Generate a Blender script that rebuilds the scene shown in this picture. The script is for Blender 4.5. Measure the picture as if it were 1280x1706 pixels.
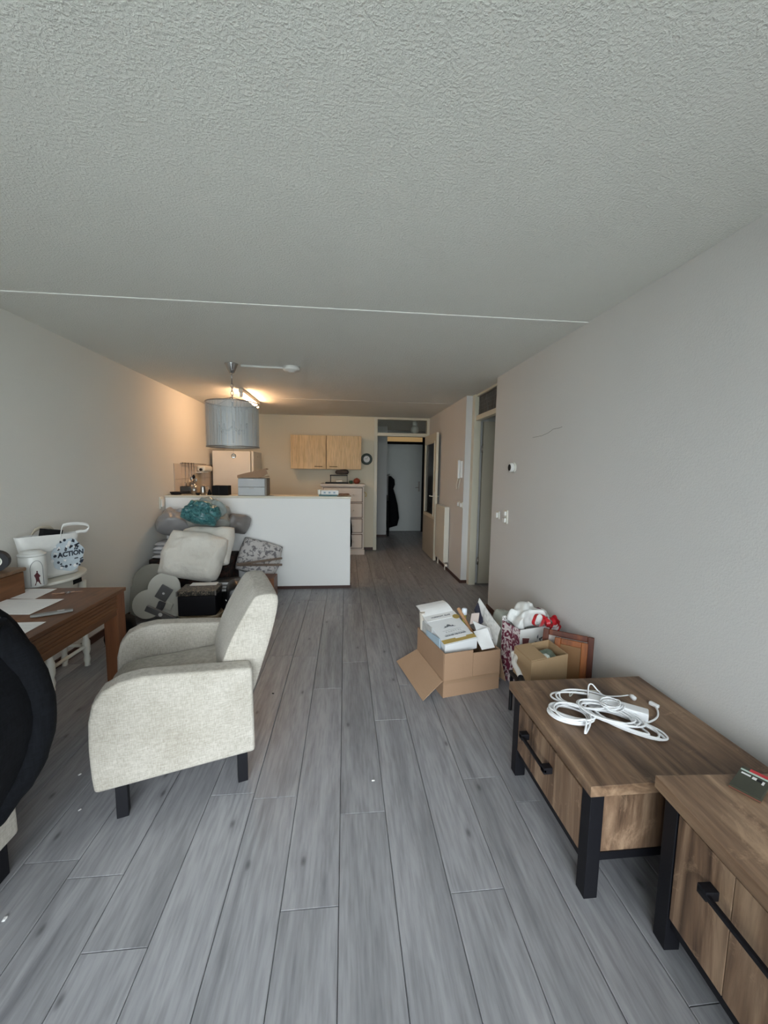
import bpy, math, random
from math import sin, cos, pi, radians, atan2, sqrt
from mathutils import Vector, Matrix, noise, Euler

for _o in list(bpy.data.objects):
    bpy.data.objects.remove(_o, do_unlink=True)
S = bpy.context.scene
COL = S.collection
random.seed(7)

# ------------------------------------------------------------------ camera
FPX, YAW, PIT, ROL, HC = 656.8, 0.0987, 0.10414, 0.0142, 1.5
_f = Vector((sin(YAW) * cos(PIT), cos(YAW) * cos(PIT), -sin(PIT)))
_r0 = Vector((cos(YAW), -sin(YAW), 0))
_u0 = _r0.cross(_f)
_r = cos(ROL) * _r0 + sin(ROL) * _u0
_u = -sin(ROL) * _r0 + cos(ROL) * _u0
cam_d = bpy.data.cameras.new('camera')
cam = bpy.data.objects.new('camera', cam_d)
COL.objects.link(cam)
cam_d.sensor_fit = 'VERTICAL'
cam_d.sensor_height = 36.0
cam_d.lens = FPX / 1706 * 36.0
cam_d.clip_start = 0.02
cam.matrix_world = Matrix(((_r.x, _u.x, -_f.x, 0), (_r.y, _u.y, -_f.y, 0), (_r.z, _u.z, -_f.z, HC), (0, 0, 0, 1)))
S.camera = cam


def ray(x, y):
    return ((x - 640) / FPX) * _r - ((y - 853) / FPX) * _u + _f


def A(x, y, X=None, Y=None, Z=None):
    """point seen at a photo pixel, on the plane x=X, y=Y or z=Z"""
    d = ray(x, y)
    t = X / d.x if X is not None else (Y / d.y if Y is not None else (Z - HC) / d.z)
    return Vector((0, 0, HC)) + t * d


# ------------------------------------------------------------------ world, lights, exposure
W = bpy.data.worlds.new('overcast_sky')
S.world = W
W.use_nodes = True
_bg = W.node_tree.nodes['Background']
_bg.inputs[0].default_value = (0.90, 0.945, 1.0, 1)
_bg.inputs[1].default_value = 9.0
S.view_settings.view_transform = 'Standard'
S.view_settings.look = 'None'
S.view_settings.gamma = 1.0
S.view_settings.use_curve_mapping = False
S.view_settings.exposure = 0.40
YW = -1.15      # inner face of the window wall behind the camera
CZ = 2.48       # ceiling height
_pl = bpy.data.lights.new('window_portal', 'AREA')
_pl.shape = 'RECTANGLE'
_pl.size, _pl.size_y = 3.3, 2.2
_pl.cycles.is_portal = True
_po = bpy.data.objects.new('window_portal', _pl)
COL.objects.link(_po)
_po.location = (-0.25, YW - 0.2, 1.22)
_po.rotation_euler = (radians(90), 0, 0)


# ------------------------------------------------------------------ materials
MATS = {}


def node_mat(name):
    m = bpy.data.materials.new(name)
    m.use_nodes = True
    return m, m.node_tree.nodes, m.node_tree.links, m.node_tree.nodes['Principled BSDF']


def mat(name, col, rough=.6, var=.06, vscale=6., bump=0., bscale=60., metal=0., spec=.5, stretch=(1, 1, 1), sheen=0., trans=0., alpha=1.):
    """plain procedural material: colour mottled by noise, optional fine relief"""
    if name in MATS:
        return MATS[name]
    m, N, L, b = node_mat(name)
    tc = N.new('ShaderNodeTexCoord')
    mp = N.new('ShaderNodeMapping')
    mp.inputs['Scale'].default_value = stretch
    L.new(tc.outputs['Object'], mp.inputs[0])
    nz = N.new('ShaderNodeTexNoise')
    nz.inputs['Scale'].default_value = vscale
    nz.inputs['Detail'].default_value = 5
    L.new(mp.outputs[0], nz.inputs['Vector'])
    mx = N.new('ShaderNodeMix')
    mx.data_type = 'RGBA'
    L.new(nz.outputs[0], mx.inputs[0])
    mx.inputs[6].default_value = (*[max(0, c * (1 - var * 1.6)) for c in col], 1)
    mx.inputs[7].default_value = (*[min(1, c * (1 + var * 1.6)) for c in col], 1)
    L.new(mx.outputs[2], b.inputs['Base Color'])
    b.inputs['Roughness'].default_value = rough
    b.inputs['Metallic'].default_value = metal
    b.inputs['Specular IOR Level'].default_value = spec
    b.inputs['Sheen Weight'].default_value = sheen
    b.inputs['Transmission Weight'].default_value = trans
    if bump:
        n2 = N.new('ShaderNodeTexNoise')
        n2.inputs['Scale'].default_value = bscale
        n2.inputs['Detail'].default_value = 3
        L.new(mp.outputs[0], n2.inputs['Vector'])
        bp = N.new('ShaderNodeBump')
        bp.inputs['Strength'].default_value = min(1, bump)
        bp.inputs['Distance'].default_value = .01 * max(1, bump)
        L.new(n2.outputs[0], bp.inputs['Height'])
        L.new(bp.outputs[0], b.inputs['Normal'])
    MATS[name] = m
    return m


def ramp(N, stops):
    r = N.new('ShaderNodeValToRGB')
    e = r.color_ramp.elements
    while len(e) < len(stops):
        e.new(.5)
    for i, (p, c) in enumerate(stops):
        e[i].position = p
        e[i].color = (*c, 1)
    return r


def wood(name, dark, mid, light, axis='y', scale=7., rough=.45, knots=.0, dist=1.2, per_object=True, tint=.12, scuff=0., spread=.22):
    """wood grain stretched along one axis of the object, shifted per object"""
    if name in MATS:
        return MATS[name]
    m, N, L, b = node_mat(name)
    tc = N.new('ShaderNodeTexCoord')
    oi = N.new('ShaderNodeObjectInfo')
    ad = N.new('ShaderNodeVectorMath')
    ad.operation = 'ADD'
    sc = N.new('ShaderNodeVectorMath')
    sc.operation = 'SCALE'
    cmb = N.new('ShaderNodeCombineXYZ')
    for i in range(3):
        L.new(oi.outputs['Random'], cmb.inputs[i])
    L.new(cmb.outputs[0], sc.inputs[0])
    sc.inputs['Scale'].default_value = 37. if per_object else 0.
    L.new(tc.outputs['Object'], ad.inputs[0])
    L.new(sc.outputs[0], ad.inputs[1])
    mp = N.new('ShaderNodeMapping')
    st = {'x': (.09, 1, 1), 'y': (1, .09, 1), 'z': (1, 1, .09)}[axis]
    mp.inputs['Scale'].default_value = st
    L.new(ad.outputs[0], mp.inputs[0])
    n1 = N.new('ShaderNodeTexNoise')
    n1.inputs['Scale'].default_value = scale
    n1.inputs['Detail'].default_value = 8
    n1.inputs['Roughness'].default_value = .62
    n1.inputs['Distortion'].default_value = dist
    L.new(mp.outputs[0], n1.inputs['Vector'])
    r1 = ramp(N, [(.5 - spread, dark), (.5, mid), (.5 + spread * 1.08, light)])
    L.new(n1.outputs[0], r1.inputs[0])
    out = r1.outputs[0]
    # fine fibres
    n2 = N.new('ShaderNodeTexNoise')
    n2.inputs['Scale'].default_value = scale * 9
    n2.inputs['Detail'].default_value = 4
    L.new(mp.outputs[0], n2.inputs['Vector'])
    mx = N.new('ShaderNodeMix')
    mx.data_type = 'RGBA'
    mx.blend_type = 'MULTIPLY'
    mx.inputs[0].default_value = .75
    r2 = ramp(N, [(.3, (.72, .72, .72)), (.6, (1.08, 1.08, 1.08))])
    L.new(n2.outputs[0], r2.inputs[0])
    L.new(out, mx.inputs[6])
    L.new(r2.outputs[0], mx.inputs[7])
    out = mx.outputs[2]
    if knots:
        mk = N.new('ShaderNodeMapping')
        mk.inputs['Scale'].default_value = {'x': (.45, 1, 1), 'y': (1, .45, 1), 'z': (1, 1, .45)}[axis]
        L.new(ad.outputs[0], mk.inputs[0])
        vo = N.new('ShaderNodeTexVoronoi')
        vo.inputs['Scale'].default_value = 5.2
        if axis == 'y':
            vo.voronoi_dimensions = '2D'
        L.new(mk.outputs[0], vo.inputs['Vector'])
        r3 = ramp(N, [(.0, (1, 1, 1)), (.03, (.7, .7, .7)), (.06, (.2, .2, .2)), (.13, (0, 0, 0))])
        L.new(vo.outputs['Distance'], r3.inputs[0])
        # only some cells carry a knot
        gt = N.new('ShaderNodeMath')
        gt.operation = 'GREATER_THAN'
        gt.inputs[1].default_value = .6
        sp = N.new('ShaderNodeSeparateColor')
        L.new(vo.outputs['Color'], sp.inputs[0])
        L.new(sp.outputs[0], gt.inputs[0])
        mu = N.new('ShaderNodeMath')
        mu.operation = 'MULTIPLY'
        L.new(r3.outputs[0], mu.inputs[0])
        L.new(gt.outputs[0], mu.inputs[1])
        m3 = N.new('ShaderNodeMath')
        m3.operation = 'MULTIPLY'
        m3.inputs[1].default_value = knots
        L.new(mu.outputs[0], m3.inputs[0])
        mx3 = N.new('ShaderNodeMix')
        mx3.data_type = 'RGBA'
        L.new(m3.outputs[0], mx3.inputs[0])
        L.new(out, mx3.inputs[6])
        mx3.inputs[7].default_value = (*[c * .38 for c in dark], 1)
        out = mx3.outputs[2]
    if scuff:
        ns = N.new('ShaderNodeTexNoise')
        ns.inputs['Scale'].default_value = 3.3
        ns.inputs['Detail'].default_value = 9
        ns.inputs['Roughness'].default_value = .75
        ns.inputs['Distortion'].default_value = 2.5
        L.new(ad.outputs[0], ns.inputs['Vector'])
        rs = ramp(N, [(.57, (0, 0, 0)), (.68, (scuff, scuff, scuff))])
        L.new(ns.outputs[0], rs.inputs[0])
        mxs = N.new('ShaderNodeMix')
        mxs.data_type = 'RGBA'
        L.new(rs.outputs[0], mxs.inputs[0])
        L.new(out, mxs.inputs[6])
        mxs.inputs[7].default_value = (*[min(1, c * 1.35) for c in light], 1)
        out = mxs.outputs[2]
    hs = N.new('ShaderNodeHueSaturation')
    mr = N.new('ShaderNodeMapRange')
    mr.inputs['To Min'].default_value = 1 - tint
    mr.inputs['To Max'].default_value = 1 + tint
    L.new(oi.outputs['Random'], mr.inputs[0])
    L.new(mr.outputs[0], hs.inputs['Value'])
    L.new(out, hs.inputs['Color'])
    L.new(hs.outputs[0], b.inputs['Base Color'])
    b.inputs['Roughness'].default_value = rough
    bp = N.new('ShaderNodeBump')
    bp.inputs['Strength'].default_value = .12
    bp.inputs['Distance'].default_value = .004
    L.new(n2.outputs[0], bp.inputs['Height'])
    L.new(bp.outputs[0], b.inputs['Normal'])
    MATS[name] = m
    return m


def fabric(name, c1, c2, scale=220., rough=.95, bump=.5, sheen=.15):
    """woven cloth: crossed stripes of two thread colours"""
    if name in MATS:
        return MATS[name]
    m, N, L, b = node_mat(name)
    tc = N.new('ShaderNodeTexCoord')
    hts = []
    for st in ((1, 1, .12), (.12, .12, 1)):
        mp = N.new('ShaderNodeMapping')
        mp.inputs['Scale'].default_value = st
        L.new(tc.outputs['Object'], mp.inputs[0])
        nz = N.new('ShaderNodeTexNoise')
        nz.inputs['Scale'].default_value = scale
        nz.inputs['Detail'].default_value = 2
        L.new(mp.outputs[0], nz.inputs['Vector'])
        hts.append(nz)
    ad = N.new('ShaderNodeMath')
    ad.operation = 'ADD'
    L.new(hts[0].outputs[0], ad.inputs[0])
    L.new(hts[1].outputs[0], ad.inputs[1])
    hf = N.new('ShaderNodeMath')
    hf.operation = 'MULTIPLY'
    hf.inputs[1].default_value = .5
    L.new(ad.outputs[0], hf.inputs[0])
    r1 = ramp(N, [(.36, c1), (.62, c2)])
    L.new(hf.outputs[0], r1.inputs[0])
    big = N.new('ShaderNodeTexNoise')
    big.inputs['Scale'].default_value = 5
    big.inputs['Detail'].default_value = 4
    L.new(tc.outputs['Object'], big.inputs['Vector'])
    r2 = ramp(N, [(.3, (.86, .85, .82)), (.65, (1.05, 1.05, 1.05))])
    L.new(big.outputs[0], r2.inputs[0])
    mx = N.new('ShaderNodeMix')
    mx.data_type = 'RGBA'
    mx.blend_type = 'MULTIPLY'
    mx.inputs[0].default_value = 1
    L.new(r1.outputs[0], mx.inputs[6])
    L.new(r2.outputs[0], mx.inputs[7])
    L.new(mx.outputs[2], b.inputs['Base Color'])
    b.inputs['Roughness'].default_value = rough
    b.inputs['Specular IOR Level'].default_value = .15
    b.inputs['Sheen Weight'].default_value = sheen
    bp = N.new('ShaderNodeBump')
    bp.inputs['Strength'].default_value = bump
    bp.inputs['Distance'].default_value = .003
    L.new(hf.outputs[0], bp.inputs['Height'])
    L.new(bp.outputs[0], b.inputs['Normal'])
    MATS[name] = m
    return m


def stucco(name, col, scale, strength, dist, var=.03):
    """sprayed plaster: clumped grains in relief over an even paint colour"""
    m, N, L, b = node_mat(name)
    tc = N.new('ShaderNodeTexCoord')
    n1 = N.new('ShaderNodeTexNoise')
    n1.inputs['Scale'].default_value = scale
    n1.inputs['Detail'].default_value = 4
    n1.inputs['Roughness'].default_value = .6
    L.new(tc.outputs['Object'], n1.inputs['Vector'])
    r = ramp(N, [(.42, (0, 0, 0)), (.7, (1, 1, 1))])
    L.new(n1.outputs[0], r.inputs[0])
    bp = N.new('ShaderNodeBump')
    bp.inputs['Strength'].default_value = strength
    bp.inputs['Distance'].default_value = dist
    L.new(r.outputs[0], bp.inputs['Height'])
    L.new(bp.outputs[0], b.inputs['Normal'])
    n2 = N.new('ShaderNodeTexNoise')
    n2.inputs['Scale'].default_value = 1.3
    n2.inputs['Detail'].default_value = 5
    L.new(tc.outputs['Object'], n2.inputs['Vector'])
    mx = N.new('ShaderNodeMix')
    mx.data_type = 'RGBA'
    L.new(n2.outputs[0], mx.inputs[0])
    mx.inputs[6].default_value = (*[c * (1 - var) for c in col], 1)
    mx.inputs[7].default_value = (*[c * (1 + var) for c in col], 1)
    L.new(mx.outputs[2], b.inputs['Base Color'])
    b.inputs['Roughness'].default_value = .9
    b.inputs['Specular IOR Level'].default_value = .2
    MATS[name] = m
    return m


def emit(name, col, strength):
    m, N, L, b = node_mat(name)
    b.inputs['Base Color'].default_value = (*col, 1)
    b.inputs['Emission Color'].default_value = (*col, 1)
    b.inputs['Emission Strength'].default_value = strength
    MATS[name] = m
    return m


def glass(name, col=(1, 1, 1), gloss=.1, rough=.02):
    m, N, L, b = node_mat(name)
    N.remove(b)
    t = N.new('ShaderNodeBsdfTransparent')
    t.inputs[0].default_value = (*col, 1)
    g = N.new('ShaderNodeBsdfGlossy')
    g.inputs['Roughness'].default_value = rough
    mx = N.new('ShaderNodeMixShader')
    fr = N.new('ShaderNodeFresnel')
    fr.inputs[0].default_value = 1.45
    ad = N.new('ShaderNodeMath')
    ad.operation = 'ADD'
    ad.inputs[1].default_value = gloss
    L.new(fr.outputs[0], ad.inputs[0])
    L.new(ad.outputs[0], mx.inputs[0])
    L.new(t.outputs[0], mx.inputs[1])
    L.new(g.outputs[0], mx.inputs[2])
    L.new(mx.outputs[0], N['Material Output'].inputs[0])
    MATS[name] = m
    return m


def film(name, col, opacity=.5, rough=.3):
    """thin translucent plastic or threads: diffuse, see-through in part"""
    m, N, L, b = node_mat(name)
    b.inputs['Base Color'].default_value = (*col, 1)
    b.inputs['Roughness'].default_value = rough
    b.inputs['Alpha'].default_value = opacity
    MATS[name] = m
    return m


def spotted(name, base, spot, scale=30., thr=.5, soft=.05, rough=.9, distort=0.):
    m, N, L, b = node_mat(name)
    tc = N.new('ShaderNodeTexCoord')
    v = N.new('ShaderNodeTexNoise')
    v.inputs['Scale'].default_value = scale
    v.inputs['Detail'].default_value = 2
    v.inputs['Distortion'].default_value = distort
    L.new(tc.outputs['Object'], v.inputs['Vector'])
    r = ramp(N, [(thr - soft, base), (thr + soft, spot)])
    L.new(v.outputs[0], r.inputs[0])
    L.new(r.outputs[0], b.inputs['Base Color'])
    b.inputs['Roughness'].default_value = rough
    MATS[name] = m
    return m


M_CEIL = stucco('stucco_ceiling', (.80, .80, .765), 105, .5, .008)
M_WALL = stucco('painted_wall_grey', (.66, .655, .65), 130, .18, .004)
M_WALLW = stucco('painted_wall_white', (.70, .695, .66), 130, .16, .004)
M_HALF = stucco('painted_half_wall', (.94, .945, .94), 120, .12, .004, .02)
M_PLANK = wood('grey_laminate', (.202, .202, .220), (.294, .294, .313), (.376, .376, .396), 'y', 9, .40, knots=.85, tint=.08)
M_OAK = wood('rustic_oak_top', (.062, .034, .019), (.185, .110, .066), (.34, .225, .142), 'y', 5, .5, tint=.05, scuff=.55, dist=2.6, spread=.16)
M_OAKZ = wood('rustic_oak_front', (.062, .034, .020), (.19, .114, .070), (.35, .235, .153), 'z', 6, .55, tint=.10, scuff=.6, dist=2.6, spread=.16)
M_PINE = wood('stained_pine', (.075, .027, .010), (.15, .060, .022), (.215, .095, .038), 'y', 5, .45, knots=.6, tint=.06)
M_PINEZ = wood('stained_pine_upright', (.10, .032, .013), (.19, .068, .027), (.26, .105, .044), 'z', 5, .45, knots=.7, tint=.06)
M_MAPLE = wood('maple_cabinet', (.52, .37, .19), (.62, .455, .25), (.68, .52, .31), 'z', 8, .5, tint=.03)
M_FRAMEW = wood('orange_frame_wood', (.13, .034, .007), (.27, .078, .016), (.38, .13, .03), 'z', 6, .6, tint=.1)
M_BLK = mat('black_metal', (.006, .006, .009), .55, .1, spec=.3)
M_BLKM = mat('black_matte', (.007, .007, .008), .85, .2, spec=.25)
M_CREAM = mat('cream_paint', (.66, .63, .52), .4, .03, 3)
M_SKIRT = mat('dark_brown_skirting', (.055, .022, .016), .5, .15, 9)
M_WHITE = mat('white_plastic', (.78, .78, .76), .35, .02)
M_OFFW = mat('aged_white_plastic', (.70, .69, .62), .4, .03)
M_CHAIR = fabric('beige_weave', (.375, .345, .303), (.545, .515, .465), 380)
M_NAVY = fabric('navy_jacket_cloth', (.004, .0045, .006), (.008, .009, .012), 180, .95, .3, 0.)
M_CARD = mat('cardboard', (.36, .225, .14), .85, .05, 5, .15, 80)
M_CARDL = mat('cardboard_light', (.42, .285, .16), .85, .05, 5, .15, 80)
M_CARDIN = mat('cardboard_inside', (.30, .20, .13), .9, .05)
M_PAPER = mat('paper_white', (.80, .80, .80), .8, .03, 9)
M_INK = mat('printed_grey_ink', (.12, .13, .15), .8, .1)
M_GOLD = mat('gold_print', (.42, .30, .09), .55, .1)
M_CHROME = mat('chrome', (.55, .55, .55), .18, .05, metal=1)
M_STEEL = mat('steel', (.42, .40, .38), .3, .1, metal=1)
M_BRASS = mat('brass', (.55, .40, .15), .35, .1, metal=1)
M_CABLE = mat('white_cable', (.82, .83, .85), .4, .02)
M_RED = mat('red_ribbon', (.55, .02, .03), .35, .15, 20)
M_GLASS = glass('window_glass', (.97, .99, .98), .0)
M_DGLASS = glass('door_glass', (.42, .46, .42), .03, .15)
M_CRYS = glass('crystal', (.92, .95, .95), .25, .02)


# ------------------------------------------------------------------ mesh helpers
class MB:
    def __init__(self):
        self.v, self.f = [], []

    def add(self, vs, fs, M=None):
        o = len(self.v)
        for p in vs:
            p = Vector(p)
            self.v.append(M @ p if M is not None else p)
        for f in fs:
            self.f.append([i + o for i in f])
        return self

    def box(self, a, b, M=None):
        x0, y0, z0 = a
        x1, y1, z1 = b
        vs = [(x0, y0, z0), (x1, y0, z0), (x1, y1, z0), (x0, y1, z0), (x0, y0, z1), (x1, y0, z1), (x1, y1, z1), (x0, y1, z1)]
        fs = [(0, 3, 2, 1), (4, 5, 6, 7), (0, 1, 5, 4), (1, 2, 6, 5), (2, 3, 7, 6), (3, 0, 4, 7)]
        return self.add(vs, fs, M)

    def prism(self, poly, h, M=None):
        """outline in local xy, thickness h along local z (convex or gently concave)"""
        n = len(poly)
        vs = [(x, y, 0) for x, y in poly] + [(x, y, h) for x, y in poly]
        fs = [list(range(n))[::-1], list(range(n, 2 * n))] + [(i, (i + 1) % n, n + (i + 1) % n, n + i) for i in range(n)]
        return self.add(vs, fs, M)

    def lathe(self, prof, n=20, M=None, caps=True):
        vs, fs = [], []
        k = len(prof)
        for i in range(n):
            a = 2 * pi * i / n
            vs += [(r * cos(a), r * sin(a), z) for r, z in prof]
        for i in range(n):
            j = (i + 1) % n
            for t in range(k - 1):
                fs.append((i * k + t, j * k + t, j * k + t + 1, i * k + t + 1))
        if caps:
            if prof[0][0] > 1e-6:
                fs.append([i * k for i in range(n)][::-1])
            if prof[-1][0] > 1e-6:
                fs.append([i * k + k - 1 for i in range(n)])
        return self.add(vs, fs, M)

    def tube(self, pts, r, n=8, closed=False, M=None, rs=None):
        pts = [Vector(p) for p in pts]
        m = len(pts)
        vs, fs = [], []
        prev = None
        for i, p in enumerate(pts):
            a = pts[(i - 1) % m] if (closed or i > 0) else p
            b = pts[(i + 1) % m] if (closed or i < m - 1) else p
            t = (b - a)
            t = t.normalized() if t.length > 1e-9 else Vector((0, 0, 1))
            if prev is None:
                up = Vector((0, 0, 1)) if abs(t.z) < .9 else Vector((1, 0, 0))
                s = t.cross(up).normalized()
            else:
                s = (prev - t * prev.dot(t))
                s = s.normalized() if s.length > 1e-6 else prev
            prev = s
            w = t.cross(s)
            rr = rs[i] if rs else r
            vs += [p + rr * (cos(2 * pi * k / n) * s + sin(2 * pi * k / n) * w) for k in range(n)]
        for i in range(m if closed else m - 1):
            j = (i + 1) % m
            for k in range(n):
                fs.append((i * n + k, i * n + (k + 1) % n, j * n + (k + 1) % n, j * n + k))
        if not closed:
            fs.append(list(range(n)))
            fs.append(list(range((m - 1) * n, m * n))[::-1])
        return self.add(vs, fs, M)

    def loft(self, rings, M=None, caps=True):
        n = len(rings[0])
        vs = [p for r in rings for p in r]
        fs = []
        for i in range(len(rings) - 1):
            for k in range(n):
                fs.append((i * n + k, i * n + (k + 1) % n, (i + 1) * n + (k + 1) % n, (i + 1) * n + k))
        if caps:
            fs.append(list(range(n))[::-1])
            fs.append(list(range((len(rings) - 1) * n, len(rings) * n)))
        return self.add(vs, fs, M)

    def pillow(self, w, d, h, n=22, p=3.0, q=.5, crumple=.01, freq=7., seed=0, M=None, dents=0., sag=0.):
        """soft stuffed shape: two bulging sheets sharing a rim, folded and creased by noise"""
        so = Vector((seed * 13.7, seed * 7.1, seed * 3.3))
        vs, fs = [], []
        top, bot = {}, {}
        for i in range(n + 1):
            for j in range(n + 1):
                u, v = 2 * i / n - 1, 2 * j / n - 1
                e = max(0, (1 - abs(u) ** p)) ** q * max(0, (1 - abs(v) ** p)) ** q
                x, y = u * w / 2 * (1 - .08 * abs(v) ** 2 * 1), v * d / 2 * (1 - .08 * abs(u) ** 2)
                k1 = noise.noise(Vector((x, y, 0)) * freq + so)
                k2 = noise.noise(Vector((x, y, 5)) * freq * 2.3 + so)
                rdg = 1 - abs(noise.noise(Vector((x, y, 9)) * freq * .8 + so)) * 2
                dz = crumple * (k1 + .5 * k2) + dents * rdg * e
                wob = Vector([noise.noise(Vector((x, y, 3 + 11 * q_)) * freq + so) for q_ in range(2)] + [0]) * crumple
                zc = -sag * (u * u + v * v)
                vs.append((x + wob.x, y + wob.y, h / 2 * e + dz * (.4 + e) + zc))
                top[i, j] = len(vs) - 1
                if i in (0, n) or j in (0, n):
                    bot[i, j] = top[i, j]
                else:
                    vs.append((x + wob.x, y + wob.y, -h / 2 * e * .8 - dz * .5 + zc))
                    bot[i, j] = len(vs) - 1
        for i in range(n):
            for j in range(n):
                fs.append((top[i, j], top[i + 1, j], top[i + 1, j + 1], top[i, j + 1]))
                fs.append((bot[i, j], bot[i, j + 1], bot[i + 1, j + 1], bot[i + 1, j]))
        return self.add(vs, fs, M)


def catmull(P, n=8, closed=False):
    P = [Vector(p) for p in P]
    out = []
    m = len(P)
    for i in range(m if closed else m - 1):
        g = (lambda k: P[k % m]) if closed else (lambda k: P[max(0, min(m - 1, k))])
        a, b, c, d = g(i - 1), g(i), g(i + 1), g(i + 2)
        for k in range(n):
            t = k / n
            out.append(.5 * ((2 * b) + (c - a) * t + (2 * a - 5 * b + 4 * c - d) * t * t + (3 * b - a - 3 * c + d) * t ** 3))
    if not closed:
        out.append(P[-1])
    return out


def wm(o):
    m = o.matrix_basis.copy()
    while o.parent is not None:
        o = o.parent
        m = o.matrix_basis @ m
    return m


def mk(name, mb, m, parent=None, smooth=False, bevel=0., seg=2, world=False, origin=None, subsurf=0):
    """link a mesh as one object; world=True: vertices are world coordinates"""
    vs = mb.v
    loc = None
    if parent is not None and world:
        inv = wm(parent).inverted()
        vs = [inv @ p for p in vs]
    elif parent is None:
        xs, ys, zs = [p.x for p in vs], [p.y for p in vs], [p.z for p in vs]
        loc = Vector(origin) if origin else Vector(((min(xs) + max(xs)) / 2, (min(ys) + max(ys)) / 2, min(zs)))
        vs = [p - loc for p in vs]
    me = bpy.data.meshes.new(name)
    me.from_pydata([tuple(p) for p in vs], [], [tuple(f) for f in mb.f])
    me.materials.append(m)
    if smooth:
        me.polygons.foreach_set('use_smooth', [True] * len(me.polygons))
    me.update()
    o = bpy.data.objects.new(name, me)
    COL.objects.link(o)
    if parent is not None:
        o.parent = parent
    if loc is not None:
        o.location = loc
    if bevel:
        bv = o.modifiers.new('bevel', 'BEVEL')
        bv.width = bevel
        bv.segments = seg
        bv.limit_method = 'ANGLE'
        bv.angle_limit = radians(35)
        if smooth is False and seg > 1:
            me.polygons.foreach_set('use_smooth', [True] * len(me.polygons))
            wn = o.modifiers.new('wn', 'WEIGHTED_NORMAL')
            wn.keep_sharp = True
    if subsurf:
        sb = o.modifiers.new('sub', 'SUBSURF')
        sb.levels = sb.render_levels = subsurf
    return o


def tag(o, label, cat, group=None):
    o['label'] = label
    o['category'] = cat
    if group:
        o['group'] = group
    return o


def thing(name, label, cat, loc=(0, 0, 0), rz=0., group=None):
    o = bpy.data.objects.new(name, None)
    o.empty_display_size = .1
    COL.objects.link(o)
    o.location = loc
    o.rotation_euler = (0, 0, rz)
    return tag(o, label, cat, group)


def struct(name, mb, m, label=None, **k):
    o = mk(name, mb, m, **k)
    o['kind'] = 'structure'
    if label:
        o['label'] = label
    return o


def copy_tree(o, parent=None):
    c = o.copy()
    COL.objects.link(c)
    c.parent = parent
    for ch in list(o.children):
        copy_tree(ch, c)
    return c


def axes(o, ex, ey):
    """matrix with origin o, x along ex, y as near ey as square allows"""
    ex = Vector(ex).normalized()
    ez = ex.cross(Vector(ey)).normalized()
    ey = ez.cross(ex)
    o = Vector(o)
    return Matrix(((ex.x, ey.x, ez.x, o.x), (ex.y, ey.y, ez.y, o.y), (ex.z, ey.z, ez.z, o.z), (0, 0, 0, 1)))


def lettering(text, size, m, parent, M, name='lettering', align='CENTER', sx=1., bold=0.):
    """flat raised print of real characters; M places the text's own xy plane in the world"""
    cu = bpy.data.curves.new('text', 'FONT')
    cu.body = text
    cu.size = size
    cu.align_x = align
    cu.align_y = 'CENTER'
    cu.extrude = .0003
    cu.offset = bold
    cu.resolution_u = 3
    to = bpy.data.objects.new('text', cu)
    COL.objects.link(to)
    dg = bpy.context.evaluated_depsgraph_get()
    me = bpy.data.meshes.new_from_object(to.evaluated_get(dg))
    bpy.data.objects.remove(to, do_unlink=True)
    mb = MB()
    mb.add([v.co for v in me.vertices], [list(p.vertices) for p in me.polygons], M @ Matrix.Diagonal((sx, 1, 1, 1)))
    bpy.data.meshes.remove(me)
    return mk(name, mb, m, parent, world=True)


def rot(rx=0, ry=0, rz=0, at=(0, 0, 0)):
    return Matrix.Translation(at) @ Euler((radians(rx), radians(ry), radians(rz))).to_matrix().to_4x4()


def circle(r, n=24, cx=0, cy=0):
    return [(cx + r * cos(2 * pi * i / n), cy + r * sin(2 * pi * i / n)) for i in range(n)]

# ------------------------------------------------------------------ the setting
XL, XR, YB = -2.15, 1.57, 7.38      # left wall, right wall, back wall faces
floor = struct('floor', MB().box((XL - .1, YW - .1, -.06), (2.8, 9.8, -.011)), mat('underlay', (.02, .02, .02), .9), 'floor of grey wood laminate planks')
SEAM0, PW, PLEN = -0.812, .1988, 1.38
JOINT = {3: 2.603, 4: 2.969, 5: 3.608, 6: 2.61, 7: 1.741}


def plank_mesh(w, l):
    c, t = .0026, .011
    g = .0010
    x0, x1, y0, y1 = g, w - g, g, l - g
    vs = [(x0, y0, -t), (x1, y0, -t), (x1, y1, -t), (x0, y1, -t),
          (x0, y0, -c * .9), (x1, y0, -c * .9), (x1, y1, -c * .9), (x0, y1, -c * .9),
          (x0 + c, y0 + c * .4, 0), (x1 - c, y0 + c * .4, 0), (x1 - c, y1 - c * .4, 0), (x0 + c, y1 - c * .4, 0)]
    fs = [(0, 1, 5, 4), (1, 2, 6, 5), (2, 3, 7, 6), (3, 0, 4, 7), (4, 5, 9, 8), (5, 6, 10, 9), (6, 7, 11, 10), (7, 4, 8, 11), (8, 9, 10, 11)]
    me = bpy.data.meshes.new('plank')
    me.from_pydata(vs, [], fs)
    me.materials.append(M_PLANK)
    return me


_pm = {}


def plank(x, y, w, l):
    key = (round(w, 3), round(l, 3))
    if key not in _pm:
        _pm[key] = plank_mesh(w, l)
    o = bpy.data.objects.new('plank', _pm[key])
    COL.objects.link(o)
    o.parent = floor
    o.location = Vector((x, y, 0)) - floor.location


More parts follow.
